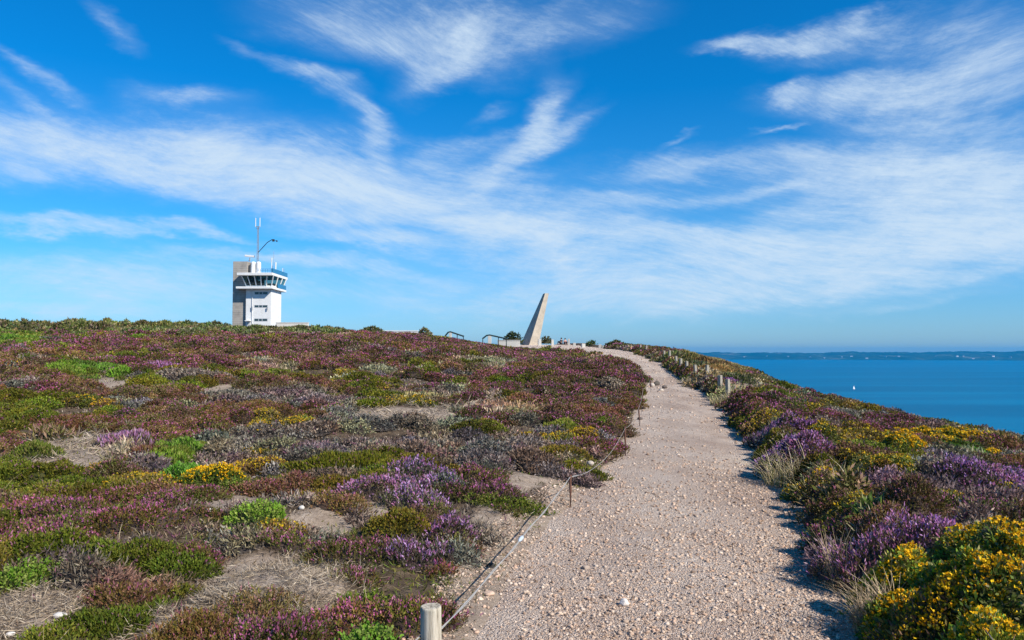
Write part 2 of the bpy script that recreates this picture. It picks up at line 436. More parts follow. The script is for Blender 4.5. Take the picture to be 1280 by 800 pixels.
def grow(kind, m, cull=True, dens=1.0):
    """leaves, flowers and shade-dark woody cores of the mounds m of one kind -> dict part: (Q, C)"""
    sp = SP[kind]; out = {}
    m = np.asarray(m, float)
    D = np.hypot(m[:, 0], m[:, 1]); px = np.maximum(D/800., .004)
    L = np.maximum(sp['L'], 2.6*px); W = np.maximum(sp['W'], 1.15*px)
    area = np.pi*m[:, 2]*m[:, 3]*(1+1.3*m[:, 5]/np.maximum(m[:, 2], m[:, 3]))
    nseg = (5 if kind in ('heather', 'ling', 'brown', 'green') else 3) if D.min() < 10 else 1
    cnt = (area*sp['cov']*dens*2.0/(L*W)/nseg**.5).astype(int) + 6
    idx = np.repeat(np.arange(len(m)), cnt); n = len(idx)
    a = rng.random(n)*2*np.pi; r = np.sqrt(rng.random(n))
    ux, uy = r*np.cos(a), r*np.sin(a)
    x, y, zz, nm = dome_pts(m, idx, ux, uy)
    if cull:
        vx = unit(np.stack([-x, -y, np.full(n, 1.0)], 1))
        keep = (nm*vx).sum(1) > -.25
        idx, ux, uy, x, y, zz, nm, r = (q[keep] for q in (idx, ux, uy, x, y, zz, nm, r)); n = len(idx)
    gz = land(x, y)
    sink = rng.random(n)**1.5
    P = np.stack([x, y, gz + np.maximum(zz - sink*.05, 0)], 1)
    mx = sp['mix']
    d = unit(nm*mx[0] + np.array([0, 0, mx[1]]) + rvec(n)*mx[2])
    d[:, 2] = np.where(d[:, 2] < -.15, -d[:, 2], d[:, 2])
    l = L[idx]*rng.uniform(.6, 1.35, n); w = W[idx]*rng.uniform(.75, 1.3, n)
    hue = (rng.random((len(m), 3))-.5)*.40 + 1; val = rng.uniform(.62, 1.36, len(m))
    patch = fbm(x/.35, y/.35, 2, 61)
    lf = pick(sp['leaf'], n)*(hue[idx]*val[idx, None])*rng.uniform(.75, 1.25, (n, 1))*(.8+.4*patch[:, None])
    fl_p = sp['bloom']*np.clip(1.7*patch + (zz/np.maximum(m[idx, 5], .05)-.5)*.9, 0, 1.35)
    isf = rng.random(n) < fl_p
    fc = pick(sp['flower'], n)*(.55+.45*hue[idx])*(.5+.5*val[idx, None])*rng.uniform(.75, 1.25, (n, 1))
    near = nseg > 1
    segs = nseg
    Ls, Fs = [], []
    for k in range(segs):
        t0 = k/segs
        Pk = P + d*(l*t0)[:, None]
        dk = unit(d + rvec(n)*(.65 if near else 0))
        lk = l/segs*(1.6 if near else 1.0)*(rng.uniform(.7, 1.25, n) if near else 1)
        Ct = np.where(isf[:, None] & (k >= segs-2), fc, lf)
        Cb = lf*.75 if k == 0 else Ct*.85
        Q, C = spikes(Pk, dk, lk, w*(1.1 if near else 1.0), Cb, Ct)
        sel = isf & (k >= segs-2)
        Ls.append((Q[~sel], C[~sel])); Fs.append((Q[sel], C[sel]))
    out['leaf'] = tuple(np.concatenate(z) for z in zip(*Ls))
    out['flower'] = tuple(np.concatenate(z) for z in zip(*Fs))
    if sp.get('pom'):
        fs = np.maximum(.0155, 1.15*px)
        cn = (area*sp['pom']*dens*.75/(fs*fs*2.2)).astype(int) + 1
        ii = np.repeat(np.arange(len(m)), cn); q = len(ii)
        a = rng.random(q)*2*np.pi; r = np.sqrt(rng.random(q))
        x, y, zz, nm = dome_pts(m, ii, r*np.cos(a), r*np.sin(a))
        clus = fbm(x/.16, y/.16, 2, 71)
        ok = clus + rng.random(q)*.35 > .51
        x, y, zz, nm, ii = x[ok], y[ok], zz[ok], nm[ok], ii[ok]; q = len(ii)
        P = np.stack([x, y, land(x, y)+zz+.02+rng.random(q)*.035], 1)
        fc = pick(sp['flower'], q)*rng.uniform(.8, 1.15, (q, 1))
        Qs, Cs = [out['flower'][0]], [out['flower'][1]]
        for k in range(3):
            dd = unit(rvec(q) + np.array([0, 0, .7]))
            s = fs[ii]*rng.uniform(.8, 1.4, q)
            Q, C = spikes(P+rvec(q)*(s*.3)[:, None], dd, s, s*.85, fc*.9, fc)
            Qs.append(Q); Cs.append(C)
        out['flower'] = (np.concatenate(Qs), np.concatenate(Cs))
    # woody core: closed dome under the leaves, coloured dark so gaps look shaded
    nr, ns = 4, 14
    rr = np.array([0.02, .4, .72, .93, 1.0])*.93; tt = np.linspace(0, 2*np.pi, ns+1)
    gx = rr[:, None]*np.cos(tt); gy = rr[:, None]*np.sin(tt)
    k = len(m); ii = np.repeat(np.arange(k), gx.size)
    x, y, zz, nm = dome_pts(m, ii, np.tile(gx.ravel(), k), np.tile(gy.ravel(), k))
    z = land(x, y) + zz*.80 - .03 + .02*(vnoise(x*31, y*31)-.5)
    G = np.stack([x, y, z], 1).reshape(k, nr+1, ns+1, 3)
    Q = np.stack([G[:, :-1, :-1], G[:, 1:, :-1], G[:, 1:, 1:], G[:, :-1, 1:]], 3).reshape(-1, 4, 3)
    C = np.broadcast_to(np.array(sp['core'])*1.0, Q.shape)*rng.uniform(.6, 1.4, (len(Q), 1, 1))
    out['core'] = (Q, C)
    return out

def blades(x, y, h, w, cols, lean=.5, z0=0.0, seg=3):
    """curved grass blades -> quads"""
    n = len(x)
    z = land(x, y) + z0
    dirv = rng.normal(size=(n, 2)); dirv /= np.linalg.norm(dirv, axis=1, keepdims=True)
    ln = lean*h*rng.uniform(.2, 1.3, n)
    col = pick(cols, n)*rng.uniform(.75, 1.25, (n, 1))
    sd = np.stack([-dirv[:, 1], dirv[:, 0]], 1)
    prev = None; Qs, Cs = [], []
    for k in range(seg+1):
        t = k/seg
        c = np.stack([x+dirv[:, 0]*ln*t*t, y+dirv[:, 1]*ln*t*t, z+h*t*(1-.25*t*(ln/h))], 1)
        ww = w*(1-t*.85)*.5
        s3 = np.concatenate([sd*ww[:, None], np.zeros((n, 1))], 1)
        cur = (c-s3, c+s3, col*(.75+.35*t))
        if prev:
            Qs.append(np.stack([prev[0], prev[1], cur[1], cur[0]], 1))
            Cs.append(np.stack([prev[2], prev[2], cur[2], cur[2]], 1))
        prev = cur
    return np.concatenate(Qs), np.concatenate(Cs)

# ------------------------------------------------------------------ ground sheet
def spaced(lo, hi, segs):
    """segs: (start, end, step) pieces"""
    v = []
    for a, b, st in segs: v += list(np.arange(a, b, st))
    return np.unique(np.round(np.array(v + [hi]), 4))
xs = spaced(0, 420, [(-420, -100, 20), (-100, -40, 3), (-40, -12, .8), (-12, -5, .2), (-5, 7, .07), (7, 18, .25), (18, 45, 1.2), (45, 150, 8), (150, 420, 45)])
ys = spaced(0, 420, [(-260, -30, 15), (-30, -2, 1.0), (-2, 3, .25), (3, 12, .07), (12, 30, .2), (30, 90, .6), (90, 200, 3), (200, 420, 12)])
X, Y = np.meshgrid(xs, ys)
# bare soil patches, given where the photograph shows them (pixel centre, half sizes)
BARE_PX = [(350, 735, 92, 40), (55, 765, 85, 28), (610, 672, 42, 36), (600, 735, 45, 40), (405, 650, 55, 18), (290, 625, 32, 16),
           (85, 560, 70, 26), (645, 600, 40, 16), (270, 492, 45, 12), (505, 520, 70, 12), (610, 510, 40, 10), (760, 492, 22, 6),
           (450, 640, 40, 14), (700, 610, 22, 26), (1090, 628, 30, 8), (990, 560, 25, 10), (145, 480, 40, 8), (230, 785, 60, 18)]
def bareness(x, y):
    px, py = project(x, y, land(x, y))
    b = np.zeros(np.shape(x))
    for cx, cy, rx, ry in BARE_PX:
        d = np.hypot((px-cx)/rx, (py-cy)/ry) + .5*(fbm(np.asarray(x)/.4, np.asarray(y)/.4, 2, 81)-.5)
        b = np.maximum(b, sstep(1.25, .75, d))
    b = np.where(np.asarray(y) < 1.5, 0, b)
    d = -inside(x, y)
    b = np.maximum(b, sstep(.10+.45*sstep(11, 7, y), .0, d)*np.where(np.asarray(x) < path_l(y)+.3, 1, .6))
    return b
def grid_mesh(name, X, Y, Z, mat, attr=None):
    h, w = X.shape
    me = bpy.data.meshes.new(name)
    V = np.stack([X, Y, Z], -1).reshape(-1, 3).astype(np.float32)
    me.vertices.add(len(V)); me.vertices.foreach_set('co', V.ravel())
    i = np.arange(h*w).reshape(h, w)
    F = np.stack([i[:-1, :-1], i[:-1, 1:], i[1:, 1:], i[1:, :-1]], -1).reshape(-1, 4).astype(np.int32)
    me.loops.add(F.size); me.loops.foreach_set('vertex_index', F.ravel())
    me.polygons.add(len(F)); me.polygons.foreach_set('loop_start', np.arange(0, F.size, 4, dtype=np.int32))
    me.update(calc_edges=True)
    me.polygons.foreach_set('use_smooth', np.ones(len(F), bool))
    if attr is not None:
        a = me.attributes.new(attr[0], 'FLOAT', 'POINT'); a.data.foreach_set('value', attr[1].astype(np.float32).ravel())
    return link_mesh(name, me, mat)
tag(grid_mesh('ground', X, Y, ground(X, Y), M_SOIL, ('bare', bareness(X, Y))), kind='structure')

# the gravel path, a sheet of its own on the soil
yy = spaced(0, 118, [(-30, 2, .6), (2, 12, .07), (12, 30, .15), (30, 118, .5)])
tt = np.linspace(0, 1, 56)
YY, TT = np.meshgrid(yy, tt, indexing='ij')
pl, pr = np.interp(YY, PY, PL)-.32, np.interp(YY, PY, PR)+.3
XX = pl + (pr-pl)*TT
tag(grid_mesh('path', XX, YY, path_z(XX, YY), M_PATH), kind='structure')

# ------------------------------------------------------------------ gravel: loose stones lying on the path
_ico = None
def ico():
    global _ico
    if _ico is None:
        bm = bmesh.new(); bmesh.ops.create_icosphere(bm, subdivisions=1, radius=1)
        _ico = (np.array([v.co[:] for v in bm.verts]), np.array([[v.index for v in f.verts] for f in bm.faces])); bm.free()
    return _ico
def stone_field(name, x, y, z, r, cols, mat=M_PEB):
    V0, F0 = ico(); n = len(x); nv = len(V0)
    V = V0[None]*(1+.45*(rng.random((n, nv, 1))-.5))
    V = V*np.stack([rng.uniform(.7, 1.35, n), rng.uniform(.7, 1.35, n), rng.uniform(.4, .8, n)], 1)[:, None]
    a = rng.random(n)*2*np.pi; c, s = np.cos(a)[:, None], np.sin(a)[:, None]
    vx, vy = V[..., 0]*c - V[..., 1]*s, V[..., 0]*s + V[..., 1]*c
    tl = rng.normal(size=(n, 2))*.25
    vz = V[..., 2] + vx*tl[:, :1] + vy*tl[:, 1:]
    P = np.stack([vx*r[:, None]+x[:, None], vy*r[:, None]+y[:, None], (vz+.2)*r[:, None]+z[:, None]], -1).reshape(-1, 3).astype(np.float32)
    F = (F0[None] + (np.arange(n)*nv)[:, None, None]).reshape(-1, 3).astype(np.int32)
    me = bpy.data.meshes.new(name)
    me.vertices.add(len(P)); me.vertices.foreach_set('co', P.ravel())
    me.loops.add(F.size); me.loops.foreach_set('vertex_index', F.ravel())
    me.polygons.add(len(F)); me.polygons.foreach_set('loop_start', np.arange(0, F.size, 3, dtype=np.int32))
    me.update(calc_edges=True)
    at = me.attributes.new('Col', 'FLOAT_COLOR', 'POINT')
    cc = np.ones((n, nv, 4), np.float32); cc[..., :3] = cols[:, None]
    at.data.foreach_set('color', cc.ravel())
    return link_mesh(name, me, mat)
STONE_COLS = [(.52, .415, .325), (.58, .475, .38), (.46, .355, .275), (.60, .50, .41), (.36, .27, .205), (.54, .395, .30), (.62, .54, .46), (.25, .19, .15)]
gx, gy, gr = [], [], []
for y0, y1, dens, rmin, sh in ((2.2, 5.5, 4600, .007, 1), (5.5, 8, 3200, .0075, 1), (8, 12, 1700, .009, 1), (12, 20, 300, .012, 1), (20, 36, 55, .017, 1), (36, 70, 12, .026, 1)):
    n = int(dens*(y1-y0)*3.2)
    y = rng.uniform(y0, y1, n); l, r = np.interp(y, PY, PL)-.45, np.interp(y, PY, PR)+.15
    x = l + (r-l)*rng.random(n)
    k = .5 + 1.1*(.5*fbm(x/.6, y/.9, 3, 91) + .5*fbm(x/1.3, y/3.0, 2, 95) - .5) + .25*sstep(.7, .0, x-l) + .12*sstep(.5, 0., r-x)
    ok = k + rng.random(n)*.4 > .62
    x, y = x[ok], y[ok]
    gx.append(x); gy.append(y); gr.append(rmin*.56*np.minimum(rng.pareto(2.5, len(x))+.55, 4.0))
gx, gy, gr = map(np.concatenate, (gx, gy, gr))
gz = np.maximum(path_z(gx, gy), ground(gx, gy))
tag(stone_field('gravel', gx, gy, gz, gr, pick(STONE_COLS, len(gx))*np.array([1.08, .99, .915])*rng.uniform(.8, 1.15, (len(gx), 1))),
    'pale loose gravel strewn over the footpath', 'gravel', kind='stuff')

exec_heath = True
# ------------------------------------------------------------------ single plants one can point at
PLANTS = []     # reserved ground: (x, y, r)
def plant(name, label, cat, kind_list, group=None):
    """kind_list: (kind, px, py_base, width_px, height_m, depth ratio[, density]) ; one thing made of one or more cushions"""
    by = {}
    first = None
    for it in kind_list:
        kind, px, py, wpx, h, dr = it[:6]
        c = at_ground(px, py)
        r = wpx*.5/FPX*c.y
        h = h*(.72 if px < 760 else .64)
        c = at_ground(px, py) + Vector((0, r*dr*.75, 0))
        if first is None: first = c.copy()
        by.setdefault(kind, []).append((c.x, c.y, r, r*dr, rng.uniform(-.2, .2), h, rng.random()))
        PLANTS.append((c.x, c.y, r*(.5+.5*min(dr, 1.2))))
    first.z = float(land(first.x, first.y))
    root = empty(name, first)
    tag(root, label, cat, group)
    parts = {'leaf': [], 'flower': [], 'core': []}
    for kind, ms in by.items():
        for m1 in ms:
            o = grow(kind, np.array([m1]), cull=False)
            quad_mesh('twigs', o['core'][0], o['core'][1], M_FOL, root, tuple(first))  # closed inner dome in dark twig brown, stands in for shade between leaves
            for k in ('leaf', 'flower'):
                if len(o[k][0]): parts[k].append(o[k])
    for k, nm in (('leaf', 'foliage'), ('flower', 'blossom')):
        if parts[k]:
            Q = np.concatenate([a for a, b in parts[k]]); C = np.concatenate([b for a, b in parts[k]])
            if k == 'flower' and len(Q) < 40: continue
            quad_mesh(nm, Q, C, M_FOL, root, tuple(first))
    return root
def grass_tuft(label, px, py, n, rad, h, cols, lean=.6):
    c = at_ground(px, py)
    PLANTS.append((c.x, c.y, rad))
    a = rng.random(n)*2*np.pi; r = rad*np.sqrt(rng.random(n))*.8
    Q, C = blades(c.x+r*np.cos(a), c.y+r*np.sin(a), h*rng.uniform(.45, 1.1, n), np.full(n, max(.007, c.y/800*.8)), cols, lean)
    o = quad_mesh('grass_tuft', Q, C, M_FOL, None, tuple(c))
    tag(o, label, 'grass tuft')

HE, GO = 'heather', 'gorse bush'
plant('heather_bush', 'rounded lilac-pink heather cushion at the edge of the pale bare soil by the rope', HE, [('ling', 563, 683, 62, .20, .8), ('brown', 568, 688, 50, .10, .6)])
plant('heather_bush', 'small smooth olive-green dome behind the lilac-pink cushion', HE, [('olive', 569, 603, 40, .22, .8)])
plant('heather_bush', 'wide olive-green cap growing over grey dead stems', HE, [('olive', 425, 590, 160, .22, .5), ('dead', 395, 606, 130, .16, .5), ('olive', 488, 596, 44, .22, .8)])
plant('gorse_bush', 'leafy green gorse with yellow flowers beside the straw-coloured bare patch', GO, [('gorse', 255, 612, 80, .28, .9), ('green', 225, 606, 60, .24, .8), ('yellow', 318, 596, 80, .18, .7), ('yellow', 330, 575, 60, .12, .7), ('green', 285, 618, 50, .20, .7)])
plant('gorse_bush', 'low orange and yellow flowering gorse mixed into pink heather at far left', GO, [('yellow', 165, 612, 105, .12, .6), ('yellow', 120, 600, 60, .12, .6)])
plant('leafy_bush', 'bright green leafy bush between two patches of pale soil', 'bush', [('green', 316, 662, 72, .22, .8), ('yellow', 345, 672, 60, .09, .6)])
plant('heather_bush', 'olive-green cushion with grey woody roots showing under its eroded left side', HE, [('olive', 165, 716, 110, .17, .6), ('olive', 215, 728, 90, .15, .7), ('olive', 130, 705, 80, .14, .6), ('dead', 95, 735, 80, .17, .8), ('dead', 140, 748, 90, .13, .7), ('heather', 235, 716, 70, .13, .6), ('dead', 195, 748, 70, .10, .6)])
plant('heather_bush', 'green and purple heather growing right behind the round wooden post', HE, [('heather', 545, 790, 60, .16, .9), ('green', 455, 780, 100, .10, .9), ('heather', 500, 795, 110, .15, .8), ('heather', 425, 800, 90, .13, .8)])
plant('heather_bush', 'long ridge of pinkish purple heather above the straw-covered hump', HE, [('heather', 440, 705, 150, .14, .5), ('ling', 520, 715, 100, .14, .6), ('heather', 350, 690, 70, .12, .6)])
plant('heather_bush', 'low bright green strip of heath ending at the pale soil by the rope', HE, [('green', 655, 642, 65, .10, .5), ('green', 610, 634, 60, .10, .5)])
plant('heather_bush', 'tiny brown tuft alone on the pale soil near the rope', HE, [('brown', 591, 695, 26, .07, .8)])
plant('heather_bush', 'dusty pink heather cushion with a dark hollow in its side', HE, [('ling', 520, 640, 90, .20, .6), ('brown', 545, 645, 40, .12, .7)])
plant('heather_bush', 'brown-green dome with a dark hollow on its left beside a bare channel', HE, [('olive', 495, 672, 80, .24, .8), ('brown', 525, 664, 60, .2, .7), ('brown', 425, 645, 70, .14, .7)])
plant('heather_bush', 'bright purple cushion above the straw-coloured bare slope at far left', HE, [('ling', 150, 560, 72, .24, .8), ('brown', 180, 578, 60, .20, .7)])
plant('leafy_bush', 'leafy green bush with pale shoots at the far left edge', 'bush', [('green', 32, 575, 60, .25, .8), ('scrub', 50, 552, 60, .2, .8)])
plant('heather_bush', 'dark mound of leafless grey stems under a purple fringe at upper left', HE, [('dead', 225, 478, 100, .40, .6), ('ling', 195, 466, 60, .35, .5)])
plant('heather_bush', 'pale grey dead heather hump on bare ground right of the dark mound', HE, [('dead', 283, 502, 90, .28, .6)])
plant('heather_bush', 'olive heather with purple tops filling the left edge below the orange gorse', HE, [('heather', 60, 655, 140, .14, .6), ('olive', 40, 700, 110, .14, .7), ('heather', 150, 665, 120, .13, .6), ('olive', 55, 628, 90, .12, .6)])
plant('gorse_bush', 'short row of yellow gorse flowers over dark heath left of the rope', GO, [('yellow', 700, 556, 60, .20, .5), ('yellow', 665, 552, 50, .16, .5), ('olive', 700, 572, 70, .16, .5)])
# right bank
Gc = [(.62, .50, .30), (.52, .40, .22), (.42, .36, .16), (.70, .58, .38), (.25, .26, .08)]
Sc = [(.46, .34, .21), (.56, .44, .29), (.36, .26, .16)]
plant('heather_bush', 'large lilac heather in full bloom overhanging the shaded path edge', HE, [('ling', 1120, 722, 150, .42, .6), ('ling', 1180, 712, 110, .40, .6), ('heather', 1050, 700, 70, .36, .8), ('dead', 1045, 725, 60, .3, .8)])
plant('gorse_bush', 'yellow-flowered gorse filling the bottom right corner', GO, [('gorse', 1190, 815, 150, .36, .8), ('gorse', 1275, 800, 140, .42, .8), ('gorse', 1125, 800, 70, .30, .9), ('gorse', 1240, 850, 140, .25, .8)])
plant('gorse_bush', 'yellow-flowered gorse just in front of the lilac heather', GO, [('gorse', 1130, 755, 90, .34, .8), ('gorse', 1195, 760, 80, .28, .7)])
plant('gorse_bush', 'dense golden gorse at the right edge between purple heathers', GO, [('gorse', 1255, 735, 130, .40, .7)])
plant('gorse_bush', 'thin band of yellow gorse behind the lilac heather', GO, [('yellow', 1080, 650, 90, .26, .6), ('yellow', 1140, 642, 70, .26, .6), ('gorse', 1020, 622, 60, .26, .8)])
plant('heather_bush', 'rosy purple heather at the right edge behind the golden gorse', HE, [('heather', 1235, 668, 150, .30, .6), ('heather', 1190, 655, 80, .28, .6)])
plant('heather_bush', 'bushy lilac heather on the bank behind the tall grass tuft', HE, [('ling', 975, 548, 75, .34, .8), ('dead', 965, 558, 50, .26, .8)])
plant('heather_bush', 'grey-brown leafless clump in the middle of the right slope', HE, [('dead', 1120, 620, 70, .30, .8), ('dead', 1145, 632, 60, .22, .7)])
plant('heather_bush', 'grey dead clump under pale straw beside a scrap of white rock', HE, [('dead', 1205, 590, 70, .30, .8), ('straw', 1220, 578, 50, .25, .7)])
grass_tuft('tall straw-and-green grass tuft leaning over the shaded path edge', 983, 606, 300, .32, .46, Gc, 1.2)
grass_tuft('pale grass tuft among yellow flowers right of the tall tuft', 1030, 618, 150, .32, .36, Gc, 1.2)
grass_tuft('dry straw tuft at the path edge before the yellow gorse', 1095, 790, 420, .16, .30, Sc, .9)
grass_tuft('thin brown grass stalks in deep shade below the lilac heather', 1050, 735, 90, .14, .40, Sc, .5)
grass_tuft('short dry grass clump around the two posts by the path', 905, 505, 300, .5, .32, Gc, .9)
rng = np.random.default_rng(23)

# ------------------------------------------------------------------ continuous heath cover
HINTS = [  # (px, py, rx, ry, kind, weight): where the photograph shows one kind massed
    (130, 408, 230, 12, 'scrub', 4), (300, 408, 60, 6, 'scrub', 4), (20, 420, 40, 16, 'green', 3), (250, 412, 160, 6, 'scrub', 3), (420, 412, 120, 4, 'scrub', 3),
    (110, 462, 45, 9, 'green', 3), (140, 472, 40, 6, 'green', 3), (120, 500, 40, 9, 'yellow', 3), (60, 505, 100, 14, 'olive', 2.5), (200, 455, 60, 8, 'heather', 3),
    (190, 425, 170, 12, 'heather', .8), (300, 440, 120, 14, 'heather', .5), (560, 440, 220, 20, 'heather', .7), (90, 435, 90, 10, 'heather', 1.2), (1190, 770, 150, 70, 'gorse', 7),
    (360, 560, 110, 30, 'dead', 2.0), (470, 535, 130, 20, 'dead', 1.6), (600, 560, 90, 22, 'dead', 1.5), (370, 490, 70, 12, 'dead', 2), (420, 500, 50, 9, 'dead', 1.6),
    (430, 465, 30, 6, 'yellow', 4), (510, 497, 24, 5, 'yellow', 4), (345, 525, 40, 9, 'yellow', 2.5), (300, 562, 50, 12, 'yellow', 2), (680, 545, 60, 7, 'yellow', 2.5), (600, 452, 50, 5, 'straw', 2.5), (365, 435, 30, 5, 'yellow', 2.5),
    (335, 455, 40, 6, 'straw', 2.5), (500, 460, 40, 5, 'straw', 2), (620, 508, 40, 9, 'straw', 3), (490, 515, 60, 10, 'straw', 2.0), (90, 560, 70, 18, 'straw', 2.5),
    (700, 480, 110, 22, 'heather', .9), (750, 465, 60, 12, 'heather', 2.2), (790, 470, 25, 14, 'heather', 2.5), (530, 605, 80, 20, 'ling', 1.5), (560, 640, 60, 30, 'ling', 1.5),
    (850, 453, 45, 11, 'scrub', 5), (885, 448, 28, 8, 'bracken', 6), (912, 460, 28, 9, 'bracken', 4.5), (930, 470, 25, 8, 'scrub', 3), (840, 462, 40, 10, 'straw', 2.5), (870, 470, 35, 8, 'straw', 3), (790, 442, 30, 8, 'scrub', 4),
    (935, 485, 30, 8, 'straw', 2.5), (950, 475, 40, 6, 'scrub', 3), (1020, 484, 25, 6, 'bracken', 2), (960, 497, 40, 7, 'olive', 2), (1035, 510, 35, 6, 'yellow', 3),
    (960, 512, 50, 8, 'heather', 2.2), (960, 532, 40, 7, 'yellow', 2), (970, 545, 60, 9, 'ling', 3), (1150, 514, 25, 6, 'green', 3), (1040, 522, 40, 9, 'dead', 2), (1100, 530, 60, 10, 'heather', 1.5),
    (1060, 545, 50, 7, 'yellow', 3), (1180, 548, 70, 9, 'gorse', 3), (1230, 525, 50, 8, 'brown', 2.5), (1090, 582, 60, 9, 'yellow', 3), (1190, 562, 40, 8, 'green', 2),
    (1190, 580, 40, 14, 'dead', 2.5), (1120, 610, 50, 18, 'dead', 2.0), (1235, 600, 60, 14, 'ling', 2), (1180, 620, 50, 8, 'yellow', 3), (1250, 625, 40, 9, 'yellow', 2.5), (1020, 575, 50, 14, 'ling', 2),
    (150, 620, 150, 14, 'heather', 2.0), (100, 650, 160, 16, 'heather', 2.0), (60, 600, 110, 12, 'olive', 2.0), (250, 760, 80, 30, 'brown', 1.5),
    (420, 700, 190, 18, 'heather', 2.5), (480, 760, 90, 40, 'green', 2.4), (350, 785, 120, 20, 'heather', 1.4), (90, 700, 80, 14, 'green', 1.6), (290, 690, 60, 14, 'green', 1.6), (230, 560, 60, 14, 'green', 2.0), (60, 580, 50, 10, 'green', 2.0), (460, 570, 60, 10, 'olive', 2),
]
KINDS = ['heather', 'ling', 'brown', 'olive', 'dead', 'gorse', 'yellow', 'green', 'scrub', 'bracken', 'straw']
PB = dict(near=[.16, .05, .25, .25, .17, .02, .05, .05, 0, 0, .06], far=[.21, .03, .29, .20, .12, .0, .085, .03, .01, 0, .11], right=[.16, .06, .23, .14, .15, .05, .12, .03, .0, .03, .11])
def choose(x, y):
    n = len(x)
    far = sstep(14, 30, y)[:, None]
    pr = np.array(PB['near'])*(1-far) + np.array(PB['far'])*far
    rt = (x > path_r(y))[:, None]
    pr = np.where(rt, np.array(PB['right'])[None], pr)
    sc = np.log(np.maximum(pr, 1e-4))
    for k in range(len(KINDS)):
        f = .55*fbm(x/3.0, y/3.0, 2, 100+k*7) + .45*fbm(x/1.0, y/1.0, 2, 103+k*7)
        sc[:, k] += (f-.5)*8.0
    px, py = project(x, y, land(x, y)+.15)
    for cx, cy, rx, ry, kd, w in HINTS:
        d = np.hypot((px-cx)/rx, (py-cy)/ry)
        sc[:, KINDS.index(kd)] += w*(2.6 if kd in ('scrub', 'bracken') and cx > 760 else (2.0 if cy > 515 else 1.5))*sstep(1.35, .6, d)
    sc[:, 8] += np.where((y > 66) & (x < -14), 3.0, 0)
    sc[:, 10] += np.where((y > 64) & (x < -14), 1.6, 0)
    return sc.argmax(1)

mx_, my_, mr_ = [], [], []
for y0, y1, r0, r1, dens in ((2.3, 8, .10, .34, 10.0), (8, 14, .14, .40, 6.0), (14, 26, .16, .46, 4.0), (26, 45, .22, .66, 2.0), (45, 90, .32, 1.0, 1.0)):
    xw0, xw1 = -(.70*y1+1.5), min(.70*y1+1.5, 18.5)
    n = int((xw1-xw0)*(y1-y0)*dens)
    y = rng.uniform(y0, y1, n); x = rng.uniform(xw0, xw1, n); r = r0 + (r1-r0)*rng.random(n)**1.6
    ok = (np.abs(x) < .70*y+1.5)
    mx_.append(x[ok]); my_.append(y[ok]); mr_.append(r[ok])
mx_, my_, mr_ = map(np.concatenate, (mx_, my_, mr_))
dl, dr = path_l(my_)-mx_, mx_-path_r(my_)
out = np.maximum(dl, dr)
keep = out > np.where(dl > 0, mr_*(.40+.3*sstep(11, 7, my_)) + .14*sstep(11, 7, my_), mr_*.35 - .10)
keep &= ~((my_ > 88) & (mx_ > -6))
b = bareness(mx_, my_)
keep &= rng.random(len(mx_)) > b*1.0 - .06
for qx, qy, qr in PLANTS:
    keep &= (np.hypot(mx_-qx, my_-qy) > qr*.85 + mr_*.35)
mx_, my_, mr_ = mx_[keep], my_[keep], mr_[keep]
kid = choose(mx_, my_)
hs = mr_*rng.uniform(.35, .75, len(mr_))
hs = np.clip(hs, .05, .42)
hs *= np.where(mx_ > path_r(my_), 1.15, np.where(my_ < 9, .62, .9))
edge = (mx_ > path_r(my_)) & (mx_ < path_r(my_)+.9) & (my_ < 40)
hs = np.where(edge, np.maximum(hs, rng.uniform(.22, .40, len(hs))), hs)
for k, f in (('olive', .9), ('dead', .95), ('scrub', 1.7), ('bracken', 1.5), ('straw', .55), ('yellow', .8)):
    hs = np.where(kid == KINDS.index(k), hs*f, hs)
hs *= np.where((kid != 8) & (my_ > 55) & (mx_ < path_l(my_)), .6, 1)
hs *= np.where((mx_ > path_r(my_)) & (my_ > 22), .72, 1)
hs *= np.where(kid == 8, np.where(mx_ < -31, rng.uniform(.5, 1.5, len(hs)), rng.uniform(.35, .8, len(hs))), 1)
hs = np.where((my_ > 50) & (mx_ > -6), np.minimum(hs, .18), hs)
hs = np.where((my_ > 48) & (dl[keep] > 0) & (dl[keep] < 7), np.minimum(hs, .09), hs)
ar = rng.uniform(.7, 1.3, len(mr_))
MM = np.stack([mx_, my_, mr_*ar, mr_/ar, rng.uniform(0, 3.14, len(mr_)), hs, rng.random(len(mr_))], 1)
ey = np.concatenate([np.arange(2.8, 14, .17), np.arange(14, 45, .34)]); ey = ey + rng.uniform(-.08, .08, len(ey))
er = rng.uniform(.15, .27, len(ey))*np.where(ey > 14, 1.3, 1)
ex = path_r(ey) + rng.uniform(.10, .34, len(ey))
ek = np.array([KINDS.index(k) for k in ('brown', 'heather', 'dead', 'straw', 'olive', 'brown', 'scrub')])[rng.integers(0, 7, len(ey))]
eh = rng.uniform(.15, .27, len(ey))
ok_ = ~((ey > 18.5) & (ey < 25))
for qx, qy, qr in PLANTS: ok_ &= np.hypot(ex-qx, ey-qy) > qr*.8 + .05
ey, er, ex, ek, eh = ey[ok_], er[ok_], ex[ok_], ek[ok_], eh[ok_]
MM = np.concatenate([MM, np.stack([ex, ey, er, er*.9, er*0, eh*np.where(ek == KINDS.index('straw'), .7, 1), rng.random(len(ey))], 1)])
kid = np.concatenate([kid, ek])
